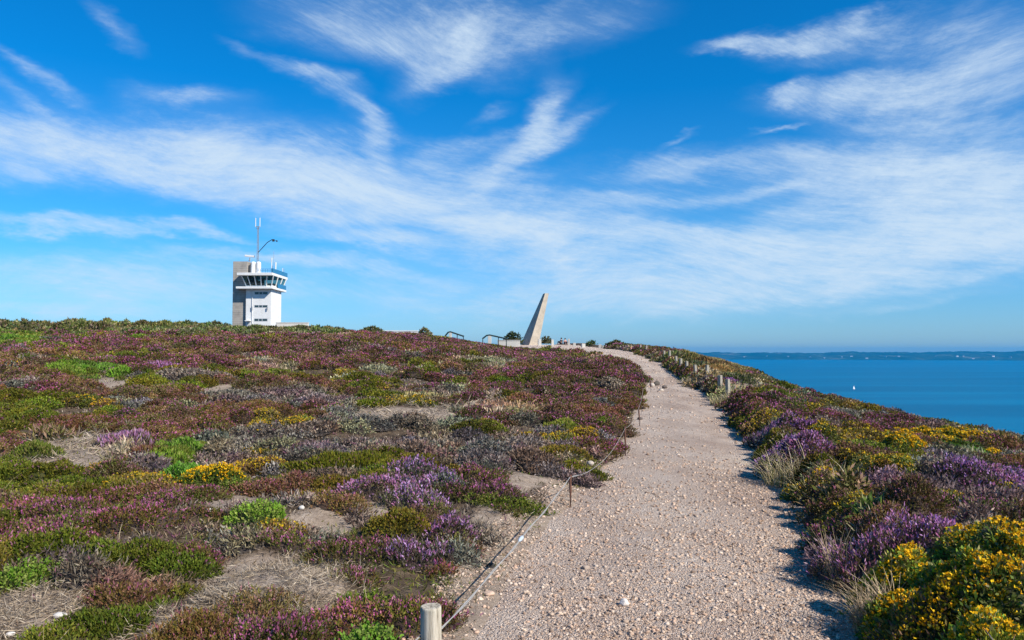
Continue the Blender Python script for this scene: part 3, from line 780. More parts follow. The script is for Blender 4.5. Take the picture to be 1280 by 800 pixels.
STUFF = {
 'heather': ('heather', 'purple and magenta heather massed over the whole heath', 'heather'),
 'ling': ('pale_heather', 'lilac heather spread in patches over the heath', 'heather'),
 'brown': ('faded_heather', 'brown faded heather spread between the purple patches', 'heather'),
 'olive': ('green_heather', 'olive green heather cushions without flowers on the heath', 'heather'),
 'dead': ('dead_heather', 'grey leafless heather stems spread over the heath', 'dead heather'),
 'gorse': ('gorse', 'green gorse with yellow flowers spread along the right slope', 'gorse'),
 'yellow': ('flowering_gorse', 'low gorse flowering yellow in strips across the heath', 'gorse'),
 'green': ('green_undergrowth', 'bright green leafy undergrowth in patches of the heath', 'undergrowth'),
 'scrub': ('scrub', 'dense green scrub along the crest of the heath', 'scrub'),
 'bracken': ('bracken', 'tan and orange bracken on the right cliff edge', 'bracken'),
 'straw': ('dry_grass', 'straw-coloured dry grass in patches between the heather', 'grass'),
}
def carpet():
    xs_, ys_ = [], []
    for y0, y1, de in ((2.3, 8, 1700), (8, 14, 800), (14, 30, 260), (30, 86, 80)):
        n = int((1.4*y1+2)*(y1-y0)*de)
        y = rng.uniform(y0, y1, n); x = rng.uniform(-1, 1, n)*(.7*y1+1)
        ok = (np.abs(x) < .7*y+1) & (x < 17.5)
        xs_.append(x[ok]); ys_.append(y[ok])
    x, y = np.concatenate(xs_), np.concatenate(ys_)
    ins = inside(x, y)
    ok = (ins < -.04) & (rng.random(len(x)) > bareness(x, y)*.9) & (fbm(x/.5, y/.5, 3, 231) + rng.random(len(x))*.3 > .52)
    x, y = x[ok], y[ok]; n = len(x)
    px = np.hypot(x, y)/800
    kn = fbm(x/.7, y/.7, 2, 241)
    cols = np.where((kn > .56)[:, None], pick([(.13, .13, .02), (.17, .15, .03), (.11, .15, .02)], n),
           np.where((kn < .42)[:, None], pick(SP['dead']['leaf'], n), pick([(.17, .11, .07), (.24, .17, .11), (.14, .10, .05), (.26, .10, .15), (.30, .23, .15)], n)))
    cols = cols*rng.uniform(.7, 1.25, (n, 1))
    d = unit(rvec(n)*.8 + np.array([0, 0, .55])); d[:, 2] = np.abs(d[:, 2])
    return spikes(np.stack([x, y, land(x, y)-.005], 1), d, np.maximum(.06, 2.2*px)*rng.uniform(.5, 1.3, n), np.maximum(.006, 1.1*px), cols*.8, cols)
tot = 0
for ki, kd in enumerate(KINDS):
    sel = MM[kid == ki]
    if not len(sel): continue
    Qs, Cs = [], []
    Dm = np.hypot(sel[:, 0], sel[:, 1])
    for lo, hi in ((0, 9), (9, 1000)):
        s = sel[(Dm >= lo) & (Dm < hi)]
        if not len(s): continue
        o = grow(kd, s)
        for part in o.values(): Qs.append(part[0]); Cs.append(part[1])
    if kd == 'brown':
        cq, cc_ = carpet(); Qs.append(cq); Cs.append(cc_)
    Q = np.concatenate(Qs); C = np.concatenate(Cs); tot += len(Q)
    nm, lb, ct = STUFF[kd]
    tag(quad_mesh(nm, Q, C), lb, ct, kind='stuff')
print('heath quads', tot, 'mounds', len(MM))

# litter: short dry stalks lying on bare ground, and sparse blades sticking out of the heath
n = 70000
y = 2.4 + 11*rng.random(n)**1.5; x = rng.uniform(-1, 1, n)*(.7*y+.8)
px, py = project(x, y, land(x, y))
straw_w = np.exp(-(((px-350)/110)**2 + ((py-735)/60)**2))*1.4 + np.exp(-(((px-90)/90)**2 + ((py-560)/30)**2))*1.2 + .07
ok = (inside(x, y) < -.08) & (rng.random(n) < straw_w + .12*bareness(x, y))
x, y = x[ok], y[ok]; n = len(x)
d = unit(np.concatenate([rng.normal(size=(n, 2)), rng.uniform(-.05, .45, (n, 1))], 1))
P = np.stack([x, y, land(x, y)+.006], 1)
pxl = np.hypot(x, y)/800
lc = pick([(.42, .33, .22), (.33, .25, .16), (.50, .42, .31), (.20, .15, .11), (.30, .25, .20)], n)*rng.uniform(.7, 1.2, (n, 1))
Q1, C1 = spikes(P, d, rng.uniform(.03, .11, n), np.maximum(.0035, pxl*.6), lc, lc)
tag(quad_mesh('dead_stalks', Q1, C1), 'pale dry stalks littering the bare soil patches', 'litter', kind='stuff')
hx, hy = [], []
for cx, cy, rx, ry, m_ in ((350, 738, 115, 55, 11000), (75, 562, 85, 32, 4500), (60, 765, 110, 40, 5000), (235, 780, 90, 30, 4000), (600, 700, 50, 60, 1200), (500, 520, 90, 16, 2500), (610, 510, 50, 12, 1500)):
    a_ = rng.random(m_)*2*np.pi; r_ = np.sqrt(rng.random(m_))
    pr_ = np.array([at_ground(cx+rx*u, cy+ry*v)[:2] for u, v in ((0, 0), (1, 0), (0, -1), (0, 1))])
    ex = abs(pr_[1][0]-pr_[0][0]); ey0, ey1 = pr_[0][1]-pr_[3][1], pr_[2][1]-pr_[0][1]
    hx.append(pr_[0][0] + ex*r_*np.cos(a_)); sy = np.sin(a_)*r_; hy.append(pr_[0][1] + np.where(sy > 0, sy*ey1, sy*ey0))
x, y = np.concatenate(hx), np.concatenate(hy)
ok = (inside(x, y) < -.1) & (fbm(x/.25, y/.25, 2, 251) > .40)
x, y = x[ok], y[ok]; n = len(x)
d = unit(np.concatenate([rng.normal(size=(n, 2)), rng.uniform(-.1, .6, (n, 1))], 1))
pxl = np.hypot(x, y)/800
lc = pick([(.46, .36, .25), (.38, .29, .19), (.54, .45, .34), (.26, .20, .145), (.33, .27, .21), (.14, .105, .08)], n)*rng.uniform(.7, 1.2, (n, 1))
Q1, C1 = spikes(np.stack([x, y, land(x, y)+.004], 1), d, rng.uniform(.03, .12, n)*np.maximum(1, pxl/.008), np.maximum(.0035, pxl*.65), lc, lc)
tag(quad_mesh('straw_litter', Q1, C1), 'matted pale straw and twigs covering the bare humps', 'litter', kind='stuff')
n = 1500
y = 3 + 30*rng.random(n)**1.4; x = rng.uniform(-1, 1, n)*(.68*y+.5)
ok = (inside(x, y) < -.35) & (x < 16) & (fbm(x/1.5, y/1.5, 2, 201) > .5)
x, y = x[ok], y[ok]
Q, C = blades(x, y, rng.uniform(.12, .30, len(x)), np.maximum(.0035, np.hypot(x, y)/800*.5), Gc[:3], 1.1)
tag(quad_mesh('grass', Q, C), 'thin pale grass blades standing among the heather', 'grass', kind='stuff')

# ------------------------------------------------------------------ single stones
def stone(label, px, py, wpx, col=(.55, .48, .41), flat=.7, seed=0, group=None):
    c = at_ground(px, py)
    r = wpx*.5/FPX*c.y
    bm = bmesh.new(); bmesh.ops.create_icosphere(bm, subdivisions=3, radius=1)
    rs = np.random.default_rng(seed+500)
    ax = [Vector(rs.normal(size=3)).normalized() for _ in range(9)]; of = rs.uniform(.62, .95, 9)
    for v in bm.verts:
        p = v.co.copy()
        for a, o in zip(ax, of):
            t = p.dot(a)
            if t > o: p -= a*(t-o)*.85
        p *= 1 + .05*(float(vnoise(p.x*4+seed, p.y*4+p.z*3))-.5)
        v.co = Vector((p.x*r, p.y*r*.9, p.z*r*flat))
    z = max(float(path_z(c.x, c.y)), float(ground(c.x, c.y)))
    m = plain_mat('stone_surface', col, .9, .22, 18, .4)
    o = bm_obj('stone', bm, m, None, (c.x, c.y, z + r*flat*.45), smooth=True)
    o.rotation_euler = (0, 0, rs.random()*6)
    tag(o, label, 'stone', group)
stone('pale rounded stone lying alone in the gravel near the bottom of the path', 780, 759, 15, (.60, .53, .47), .75, 1)
stone('flat brownish stone in the middle of the lower path', 732, 710, 11, (.36, .28, .22), .5, 2)
stone('orange-tinged flat stone beside the rope at the lower left path edge', 611, 745, 15, (.52, .37, .27), .5, 3)
stone('dark stone lying under the rope', 614, 710, 11, (.05, .045, .04), .8, 4)
stone('white stone at the foot of the bright green leafy bush', 329, 616, 9, (.56, .53, .48), .8, 5)
stone('small white stone on the bare channel right of the green bush', 377, 637, 8, (.55, .51, .46), .8, 6)
stone('broken white rock on the bare soil at lower left', 75, 772, 17, (.56, .52, .47), .5, 7)
stone('small white rock at the bottom left edge of the bare soil', 13, 795, 11, (.56, .52, .47), .5, 8)
stone('pinkish white rock on the bare patch behind the green bush', 300, 614, 16, (.62, .48, .42), .5, 9)
stone('whitish rock left of the bright green leafy bush', 262, 640, 12, (.62, .57, .52), .5, 10)
stone('dark rock at the path edge where the gravel narrows', 821, 482, 9, (.10, .085, .07), .9, 11)
stone('pale rock beside the dark one at the narrowing path edge', 815, 483, 8, (.44, .38, .32), .8, 12)
stone('dark brown rock nearest the middle of the narrowing path', 831, 486, 7, (.14, .11, .09), .9, 13)
stone('low pale rock in front of the dark brown rock', 826, 489, 8, (.46, .39, .32), .6, 14)
stone('pale rock at the foot of the farthest rusty rod', 801, 489, 7, (.46, .40, .33), .8, 15)
stone('round dark stone alone on the path beyond the second rod', 800, 524, 7, (.10, .08, .07), .7, 16)
stone('scrap of white rock showing in the right slope', 1090, 626, 22, (.66, .62, .56), .35, 17)
stone('pale stone touched by the sagging rope between the two nearest rods', 738, 581, 10, (.42, .36, .30), .7, 18)
stone('white stone on the edge of the right bank far up the path', 856, 463.5, 6, (.66, .6, .52), .7, 19)
stone('pale bluish stone in the shade of the right bank', 1008, 713, 10, (.55, .54, .54), .7, 20)

# ------------------------------------------------------------------ rope fence on the left
PX, PYY = at_depth(540, 757, 3.92).x, 3.92
pz = float(land(PX, PYY))
bm = bmesh.new()
top = EYE - .317*3.92 + .02
rad = .051
rg = []
segs = 28
for k, (z, rr) in enumerate([(-.12, 1.0), (.15, 1.0), (top-pz-.012, .99), (top-pz-.003, .965), (top-pz, .9)]):
    rg.append([bm.verts.new((rad*rr*(1+.02*math.sin(3*t)+.012*math.sin(7*t+1))*math.cos(t), rad*rr*(1+.02*math.sin(3*t)+.012*math.sin(7*t+1))*math.sin(t), z)) for t in [2*math.pi*j/segs for j in range(segs)]])
for a, b2 in zip(rg, rg[1:]):
    for j in range(segs): bm.faces.new((a[j], a[(j+1) % segs], b2[(j+1) % segs], b2[j]))
bm.faces.new(rg[-1]); bm.faces.new(rg[0][::-1])
M_POSTTOP = M_WOOD
post = bm_obj('wooden_post', bm, M_WOOD, None, (PX, PYY, pz), smooth=False)
for p_ in post.data.polygons: p_.use_smooth = abs(p_.normal.z) < .5
tag(post, 'thick round weathered wooden post at the bottom edge of the heath', 'post')
post.rotation_euler = (R(1.5), R(-1.0), R(20))

rods = []
for (px, py, hpx, lab) in [(713, 633, 31, 'nearest thin rusty rod holding the rope at the left path edge'),
                           (768, 569.5, 31, 'second rusty rod up the path with its top bent by the rope'),
                           (785, 532, 23, 'thin grey rod beside purple heather, third along the rope'),
                           (795, 509, 21, 'slim rod beside dark heather, fourth along the rope'),
                           (807.5, 490, 15, 'farthest visible rod of the rope fence at the path bend')]:
    c = at_ground(px, py)
    if c.y > 10: c.x = max(c.x + .16, float(path_l(c.y)) + .16); c.z = float(path_z(c.x, c.y))
    h = hpx/FPX*c.y + .06
    bm = bmesh.new()
    add_tube(bm, [(0, 0, -.1), (.002, 0, h*.5), (.008*random.uniform(-1, 1), 0, h)], [.016, .015, .014], 8)
    # eyelet the rope runs through
    cx = [(.0+.02*math.cos(t), 0, h-.02+.02*math.sin(t)) for t in np.linspace(0, 6.28, 11)]
    add_tube(bm, cx, .004, 5)
    o = bm_obj('rusty_rod', bm, M_RUST, None, c); o.rotation_euler = (R(random.uniform(-3, 3)), R(random.uniform(-3, 3)), R(20))
    tag(o, lab, 'fence rod', 'rods of the rope fence')
    rods.append(Vector((c.x, c.y, c.z+h-.02)))
def sag_curve(a, b2, sag, n=26):
    pts = []
    for i in range(n+1):
        t = i/n
        p = a.lerp(b2, t); p.z -= sag*4*t*(1-t)
        p.x += .004*math.sin(t*11+a.x)*4*t*(1-t); 
        g_ = max(float(land(p.x, p.y)), float(path_z(p.x, p.y)))+.012
        p.z = max(p.z, g_)
        pts.append(p)
    return pts
att = Vector((PX+.045, PYY+.02, top-.12))
pts = sag_curve(att, rods[0], .03)
for a, b2, sg in zip(rods, rods[1:], (.17, .10, .06, .06)): pts += sag_curve(a, b2, sg)[1:]
bm = bmesh.new(); add_tube(bm, pts, [.0034 if i < 30 else .0025 for i in range(len(pts))], 6)
add_tube(bm, [p + Vector((.008*math.sin(i*.9), 0, .007*math.cos(i*.9))) for i, p in enumerate(pts[:30])], .003, 5)
rope = bm_obj('rope', bm, M_ROPE, None, None, smooth=True)
tag(rope, 'long pale rope sagging from rod to rod along the left path edge', 'rope')
bm = bmesh.new()
kpt = pts[11]
nx = (pts[13]-pts[9]).normalized()
add_tube(bm, [kpt + nx*s for s in (-.07, -.05, -.01, .02, .05, .07)], [.006, .012, .016, .014, .014, .006], 10)
k_ = bm_obj('knot', bm, plain_mat('grey_blue_tape', (.42, .48, .54), .7, .1, 30), rope, None, smooth=True)
bm = bmesh.new()
a = Vector((PX-.05, PYY-.01, top-.14)); b2 = Vector((PX-.75, PYY-1.6, float(land(PX-.75, PYY-1.6))+.16))
add_tube(bm, sag_curve(a, b2, .05, 14), .0045, 6)
tag(bm_obj('rope', bm, M_ROPE, None, None, smooth=True), 'short rope end leaving the left side of the thick post', 'rope')

# ------------------------------------------------------------------ posts on the right bank
def bank_post(label, px, ptop, pbase, wpx, squared=True):
    c = at_ground(px, pbase+3)
    c.x = max(c.x, float(path_r(c.y)) + .22); c.z = float(land(c.x, c.y))
    h = EYE + pix_ray(px, ptop).z/pix_ray(px, ptop).y*c.y - c.z
    h = max(.56, h); w = max(.07, wpx/FPX*c.y)*.5
    bm = bmesh.new(); add_box(bm, -w, w, -w, w, -.2, h, w*.22)
    o = bm_obj('bank_post', bm, M_POST, None, c)
    o.rotation_euler = (R(random.uniform(-3, 3)), R(random.uniform(-4, 4)), R(random.uniform(10, 40)))
    tag(o, label, 'post', 'wooden posts along the right bank')
for a in [('stout grey post nearest the camera on the right bank, standing apart', 910, 480, 496, 4.6),
          ('stout grey post left of the nearest one, a pale splinter at its side', 896, 476, 492, 4.6),
          ('low post with a pale face just behind the two stout ones', 884, 463, 473, 3.4),
          ('short straw-coloured post in dry grass past the low pale-faced one', 870, 461, 471, 3.2),
          ('short post next to a brown hollow of the bank', 857, 459, 467, 3.0),
          ('short pale post above the white stone on the bank edge', 845, 457, 465, 3.0),
          ('tall thin post half hidden in green scrub', 830, 449, 460, 2.6),
          ('tall dark post at the bend where the path climbs', 813, 438, 453, 2.4),
          ('thin post on the path edge left of the tall dark post', 804, 441, 450, 2.2),
          ('thin post breaking the skyline at the crest of the path', 794, 433, 440, 1.8),
          ('thin post on the skyline farthest along the crest', 785, 431, 438, 1.6)]:
    bank_post(*a)

# ------------------------------------------------------------------ leaning monument
MY = 108.0
k = MY/FPX
def mp(px, py, dy=0): return at_depth(px, py, MY+dy)
zb = mp(662, 432).z - .6
b0, b1, b2_, b3 = mp(651, 430, 1.9), mp(661.5, 431, 0), mp(673.5, 430, .6), mp(664, 430, 3.0)
t0, t1, t2, t3 = mp(678.9, 367.2, .8), mp(681.4, 366.6, 0), mp(686.0, 366.8, .25), mp(683.8, 367.2, 1.0)
org = Vector(((b0.x+b2_.x)/2, MY+.9, zb))
bm = bmesh.new()
bv, tv = [], []
for b_, t_ in ((b0, t0), (b1, t1), (b2_, t2), (b3, t3)):
    dz = (b_.z-zb)/(t_.z-b_.z); p = b_ + (b_-t_)*dz
    bv.append(p-org); tv.append(t_-org)
rows = []
NS = 14
for i in range(NS+1):
    t = i/NS
    rows.append([bm.verts.new(a.lerp(c, t)) for a, c in zip(bv, tv)])
for r0_, r1_ in zip(rows, rows[1:]):
    for j in range(4): bm.faces.new((r0_[j], r0_[(j+1) % 4], r1_[(j+1) % 4], r1_[j]))
bm.faces.new(rows[-1]); bm.faces.new(rows[0][::-1])
root = empty('monument', org)
tag(root, 'tall tapering stone monument leaning right on the skyline', 'monument')
bm_obj('shaft', bm, M_STONE, root)
bm = bmesh.new(); add_box(bm, -1.45, 1.45, -1.3, 2.3, -.3, .50, .05); add_box(bm, -1.35, 1.35, -1.15, 2.2, .50, .58, .02)
bm_obj('plinth', bm, plain_mat('plinth_stone', (.36, .32, .26), .9, .15, 2), root)
bm = bmesh.new()
add_box(bm, -.8, .4, -1.36, -1.302, .15, .42)
bm_obj('plaque', bm, M_DARK, root)

# pale marker stones and low walls round the monument
M_MARK = plain_mat('white_stone', (.50, .475, .42), .85, .1, 2)
def marker(label, px, ptop, pbase, wpx, y):
    a = at_depth(px, pbase, y); h = (pbase-ptop)/FPX*y; w = wpx/FPX*y*.5
    bm = bmesh.new()
    pts4 = [(-w, -w*.8), (w, -w*.8), (w, w*.8), (-w, w*.8)]
    v0 = [bm.verts.new((x, y_, -.5)) for x, y_ in pts4]; v1 = [bm.verts.new((x*.82, y_*.82, h)) for x, y_ in pts4]
    for j in range(4): bm.faces.new((v0[j], v0[(j+1) % 4], v1[(j+1) % 4], v1[j]))
    bm.faces.new(v1)
    bmesh.ops.bevel(bm, geom=list(bm.edges), offset=w*.12, segments=2, affect='EDGES')
    o = bm_obj('marker_stone', bm, M_MARK, None, a); o.rotation_euler = (0, 0, R(random.uniform(-15, 15)))
    tag(o, label, 'marker stone', 'white marker stones round the monument')
marker('squat white marker stone touching the right foot of the monument', 674.5, 424, 430.5, 4.5, 103)
marker('small white marker stone right of the seated people', 718, 428.5, 434, 4, 98)
marker('tallest white marker stone in the middle of the pale forecourt', 729, 429.5, 438, 5.5, 92)
marker('white marker stone before the dark clump at the right end of the forecourt', 750, 430.5, 437.5, 4, 90)
marker('slim white marker stone at the right end of the forecourt beside the path', 754, 432, 438, 2.6, 89)
marker('low white stone left of the seated people', 690.5, 424.5, 430, 3.5, 104)
def low_wall(name, label, px0, px1, ptop, pbase, y, mat, cat='wall'):
    a, b = at_depth(px0, pbase, y), at_depth(px1, pbase, y)
    bm = bmesh.new(); h = (pbase-ptop)/FPX*y
    add_box(bm, 0, b.x-a.x, 0, .5, -1.0, h, .03)
    add_box(bm, -.05, b.x-a.x+.05, -.05, .55, h, h+.08, .015)
    o = bm_obj(name, bm, mat, None, a); tag(o, label, cat); return o
low_wall('stone_wall', 'long low pale wall left of the monument foot', 622, 650, 425.8, 431, 101, M_MARK)
low_wall('white_wall', 'low white wall on the skyline left of the railings', 476, 522, 413.8, 420, 100, M_WHITE)
low_wall('white_wall', 'low cream wall right of the control tower foot', 345, 385, 403.6, 410, 118, plain_mat('cream_render', (.62, .57, .50), .8, .1, 2))
# rail posts with dark sloping handrails
def handrail(label, px, ptop, dxl, dxr, pend, y, blk):
    a = at_depth(px, 424, y); kx = y/FPX
    root = empty('handrail', a); tag(root, label, 'handrail')
    zt = at_depth(px, ptop, y).z - a.z; ze = at_depth(px, pend, y).z - a.z
    bm = bmesh.new(); add_box(bm, -blk*kx, blk*kx, -.2, .2, -.8, zt-.12, .03); bm_obj('pillar', bm, M_MARK, root)
    bm = bmesh.new()
    add_tube(bm, [(-dxl*kx, 0, ze), (-dxl*kx*.4, 0, zt-.05), (0, 0, zt), (dxr*kx*.45, 0, zt*.55+ze*.45), (dxr*kx, 0, ze)], .09, 8)
    bm_obj('rail', bm, M_GREENRAIL, root)
    for s_ in (-dxl*kx*.95, dxr*kx*.5, dxr*kx*.95):
        bm = bmesh.new(); add_tube(bm, [(s_, 0, -.9), (s_, 0, ze+(.25 if abs(s_-dxr*kx*.5) < .01 else 0))], .05, 8); bm_obj('rail_post', bm, M_GREENRAIL, root)
handrail('dark green handrail sloping both ways over a white pillar, nearest the white wall', 563, 414.8, 7, 17, 420.5, 96, 1.6)
handrail('dark green handrail over a white block between the other railing and the monument', 612, 418.8, 9, 22, 423.5, 97, 2.2)
# dark bushes on the skyline round the monument
def sky_bush(label, px, py, y, wpx, hpx, kd):
    c = at_depth(px, py, y); r = wpx*.5/FPX*y; h = hpx/FPX*y
    zl = float(land(c.x, c.y)); h = h + max(0, c.z-zl)
    o = grow(kd, np.array([(c.x, c.y, r, r*.7, 0, h*1.15, rng.random())]), cull=False)
    root = empty('bush', (c.x, c.y, zl)); tag(root, label, 'bush')
    quad_mesh('twigs', *o['core'], M_FOL, root, (c.x, c.y, zl)); quad_mesh('foliage', *o['leaf'], M_FOL, root, (c.x, c.y, zl))  # inner dome carries the dark of the gaps in its colour
SP['darkbush'] = dict(SP['scrub'], leaf=[(.04, .06, .018), (.055, .08, .02), (.08, .09, .03)])
sky_bush('dark green bush on the skyline just left of the monument', 640, 427, 106, 24, 7, 'darkbush')
sky_bush('rounded green bush at the right end of the white skyline wall', 531, 419, 95, 18, 5, 'scrub')
sky_bush('low brown-green bush between the monument and the seated people', 683, 428, 111, 14, 4, 'scrub')
sky_bush('flat dark bush right of the tallest marker stone', 738, 433, 97, 14, 4, 'darkbush')
sky_bush('dark humped bush on the skyline where the path meets the forecourt', 768, 436, 84, 24, 6, 'darkbush')
sky_bush('green bush on the skyline left of the white wall', 466, 416, 90, 30, 4.5, 'scrub')

# ------------------------------------------------------------------ people resting by the forecourt
def skin_body(name, joints, edges, radii, mat, parent):
    me = bpy.data.meshes.new(name)
    me.from_pydata(joints, edges, [])
    o = link_mesh(name, me, mat, parent)
    m = o.modifiers.new('skin', 'SKIN')
    for v, r_ in zip(me.skin_vertices[0].data, radii): v.radius = (r_, r_)
    me.skin_vertices[0].data[0].use_root = True
    s = o.modifiers.new('sub', 'SUBSURF'); s.levels = 1; s.render_levels = 2
    return o
M_SKIN = plain_mat('skin', (.48, .30, .22), .6, .05, 5)
def seated(label, px, pbase, y, rz, shirt, trousers, hair, s=1.0):
    c = at_depth(px, pbase, y)
    root = empty('person', c, rz); tag(root, label, 'person'); root.scale = (s, s, s)
    J = [(0, 0, .12), (0, .02, .38), (0, .03, .56), (0, .02, .66), (0, 0, .80),
         (-.18, .03, .52), (-.25, -.08, .30), (-.16, -.30, .36), (.18, .03, .52), (.25, -.08, .30), (.16, -.30, .36),
         (-.10, -.04, .12), (-.14, -.42, .42), (-.15, -.52, .05), (-.15, -.68, .03), (.10, -.04, .12), (.14, -.42, .42), (.15, -.52, .05), (.15, -.68, .03)]
    E = [(0, 1), (1, 2), (2, 3), (3, 4), (2, 5), (5, 6), (6, 7), (2, 8), (8, 9), (9, 10), (0, 11), (11, 12), (12, 13), (13, 14), (0, 15), (15, 16), (16, 17), (17, 18)]
    Rr = [.15, .15, .15, .06, .10, .075, .05, .035, .075, .05, .035, .10, .07, .05, .04, .10, .07, .05, .04]
    skin_body('body', J, E, Rr, M_SKIN, root)
    Js = [(0, .005, .12), (0, .02, .38), (0, .03, .56), (-.18, .03, .52), (-.25, -.08, .30), (.18, .03, .52), (.25, -.08, .30)]
    skin_body('shirt', Js, [(0, 1), (1, 2), (2, 3), (3, 4), (2, 5), (5, 6)], [.165, .165, .16, .09, .065, .09, .065], plain_mat('shirt_cloth', shirt, .9, .1, 10), root)
    Jt = [(0, -.01, .11), (-.10, -.05, .12), (-.14, -.42, .42), (-.15, -.51, .10), (.10, -.05, .12), (.14, -.42, .42), (.15, -.51, .10)]
    skin_body('trousers', Jt, [(0, 1), (1, 2), (2, 3), (0, 4), (4, 5), (5, 6)], [.165, .115, .085, .065, .115, .085, .065], plain_mat('trouser_cloth', trousers, .9, .1, 10), root)
    bm = bmesh.new(); bmesh.ops.create_icosphere(bm, subdivisions=3, radius=.118, matrix=Matrix.Translation((0, .02, .825)))
    bmesh.ops.delete(bm, geom=[v for v in bm.verts if v.co.y < -.045 and v.co.z < .87], context='VERTS')
    bm_obj('hair', bm, plain_mat('hair', hair, .7, .1, 30), root, smooth=True)
    return root
seated('person in black clothes sitting on the ground right of the monument', 701.5, 430.3, 102, R(-55), (.012, .012, .014), (.02, .02, .025), (.015, .012, .01), .9)
seated('person in a dusty pink top sitting beside the person in black', 706.5, 430.5, 101, R(15), (.42, .20, .17), (.06, .05, .055), (.03, .02, .015), .85)
marker('small white marker stone right behind the seated people', 711, 423.5, 430, 2.6, 104)

# ------------------------------------------------------------------ control tower
TY = 130.0
q = TY/FPX
tw = at_depth(322.5, 408, TY); tz0 = tw.z
root = empty('control_tower', (tw.x, TY, tz0-1.6))
tag(root, 'white coastal control tower with glazed lookout, masts and grey concrete block at its side', 'tower')
def lx(px): return (px-322.5)*q
def lz(py): return (408-py)*q + 1.6
DEP = 5.8
bm = bmesh.new(); add_box(bm, lx(307), lx(338.3), 0, DEP, -2.5, lz(360)); bm_obj('wall', bm, M_WHITE, root)
bm = bmesh.new(); add_box(bm, lx(289), lx(306.8), .45, 5.0, -2.5, lz(326), .02)
blk = bm_obj('concrete_block', bm, M_CONC, root)
bm = bmesh.new(); add_box(bm, lx(303), lx(310.5), 1.2, 4.0, lz(341), lz(327)); bm_obj('stair_head', bm, M_CONC, root)
# balcony and roof slabs
bm = bmesh.new(); add_box(bm, lx(297), lx(342), -1.15, DEP+1.3, lz(361.3), lz(358.6), .04)
bal = bm_obj('balcony', bm, M_WHITE, root)
bm = bmesh.new(); add_box(bm, lx(299), lx(343.3), -1.5, DEP+1.5, lz(345), lz(341.6), .04)
roof = bm_obj('roof', bm, M_WHITE, root)
# leaning glazed lookout: inverted truncated pyramid
def lookout_pts(z, zlo, zhi):
    t = (z-zlo)/(zhi-zlo)
    return lx(308)-.62*t, lx(338.6)+.55*t, -.05-.75*t, DEP+.1+.6*t
zl_, zh_ = lz(358.55), lz(345.05)
bm = bmesh.new()
x0, x1, y0, y1 = lookout_pts(zl_, zl_, zh_); X0, X1, Y0, Y1 = lookout_pts(zh_, zl_, zh_)
lo = [bm.verts.new(p) for p in ((x0, y0, zl_), (x1, y0, zl_), (x1, y1, zl_), (x0, y1, zl_))]
hi = [bm.verts.new(p) for p in ((X0, Y0, zh_), (X1, Y0, zh_), (X1, Y1, zh_), (X0, Y1, zh_))]
for j in range(4): bm.faces.new((lo[j], lo[(j+1) % 4], hi[(j+1) % 4], hi[j]))
bm.faces.new(hi); bm.faces.new(lo[::-1])
M_LOOK, lnt, lp = new_mat('lookout_glass')
ltr = N(lnt, 'ShaderNodeBsdfTransparent'); ltr.inputs[0].default_value = (.62, .78, .74, 1)
lmx = N(lnt, 'ShaderNodeMixShader'); lmx.inputs[0].default_value = .28
lp.inputs['Base Color'].default_value = (.03, .06, .06, 1); lp.inputs['Roughness'].default_value = .05; lp.inputs['Specular IOR Level'].default_value = .8
lnt.links.new(ltr.outputs[0], lmx.inputs[1]); lnt.links.new(lp.outputs[0], lmx.inputs[2]); lnt.links.new(lmx.outputs[0], lnt.nodes['Material Output'].inputs['Surface'])
look = bm_obj('lookout_window', bm, M_LOOK, root)
bm = bmesh.new(); add_box(bm, lx(310), lx(318), 1.2, 3.6, zl_+.01, zl_+1.25, .03); add_box(bm, lx(321), lx(324), 1.6, 2.6, zl_+.01, zl_+1.5, .03); add_box(bm, lx(327), lx(335.5), 2.6, 4.6, zl_+.01, zl_+.8, .03)
bm_obj('console', bm, M_DARK, look)
def mullion(fx0, fx1, side='front', w=.10):
    bm = bmesh.new()
    if side == 'front':
        a0 = Vector((x0+(x1-x0)*fx0, y0-.03, zl_)); a1 = Vector((X0+(X1-X0)*fx0, Y0-.03, zh_))
    else:
        a0 = Vector((x1+.03, y0+(y1-y0)*fx0, zl_)); a1 = Vector((X1+.03, Y0+(Y1-Y0)*fx0, zh_))
    add_tube(bm, [a0, a1], w, 4)
    bm_obj('mullion', bm, M_WHITE, look)
for f in (0, .18, .40, .60, .80, 1): mullion(f, f)
for f in (.35, .68, 1): mullion(f, f, 'side')
bm = bmesh.new()
for (f0, f1) in ((x0, x1),):
    add_box(bm, x0-.06, x1+.06, y0-.09, y0-.03, zl_+.02, zl_+.28); add_box(bm, x1+.03, x1+.09, y0-.03, y1, zl_+.02, zl_+.28)
bm_obj('sill', bm, M_WHITE, look)
# window strips on the front
for py0, py1 in ((365, 367.7), (381.6, 384), (398.5, 401.2)):
    bm = bmesh.new(); add_box(bm, lx(317.5), lx(334.5), -.012, -.002, lz(py1)-.06, lz(py0)+.06)
    fr = bm_obj('window', bm, plain_mat('window_frame_grey', (.42, .44, .46), .6, .08, 3), root)
    for a, b in ((318.2, 322.8), (323.8, 327.2), (328.2, 333.8)):
        bm = bmesh.new(); add_box(bm, lx(a), lx(b), -.03, -.014, lz(py1), lz(py0)); bm_obj('pane', bm, M_GLASS, fr)
bm = bmesh.new(); add_tube(bm, [(lx(315), -.08, -1), (lx(315), -.08, lz(362))], .045, 8); bm_obj('downpipe', bm, M_WHITE, root)
for a, b, c_, d_ in ((314.6, 315.6, 383, 388), (333.4, 334.6, 384, 388)):
    bm = bmesh.new(); add_box(bm, lx(a), lx(b), -.22, -.13, lz(d_), lz(c_)); bm_obj('wall_lamp', bm, M_STEEL, root)
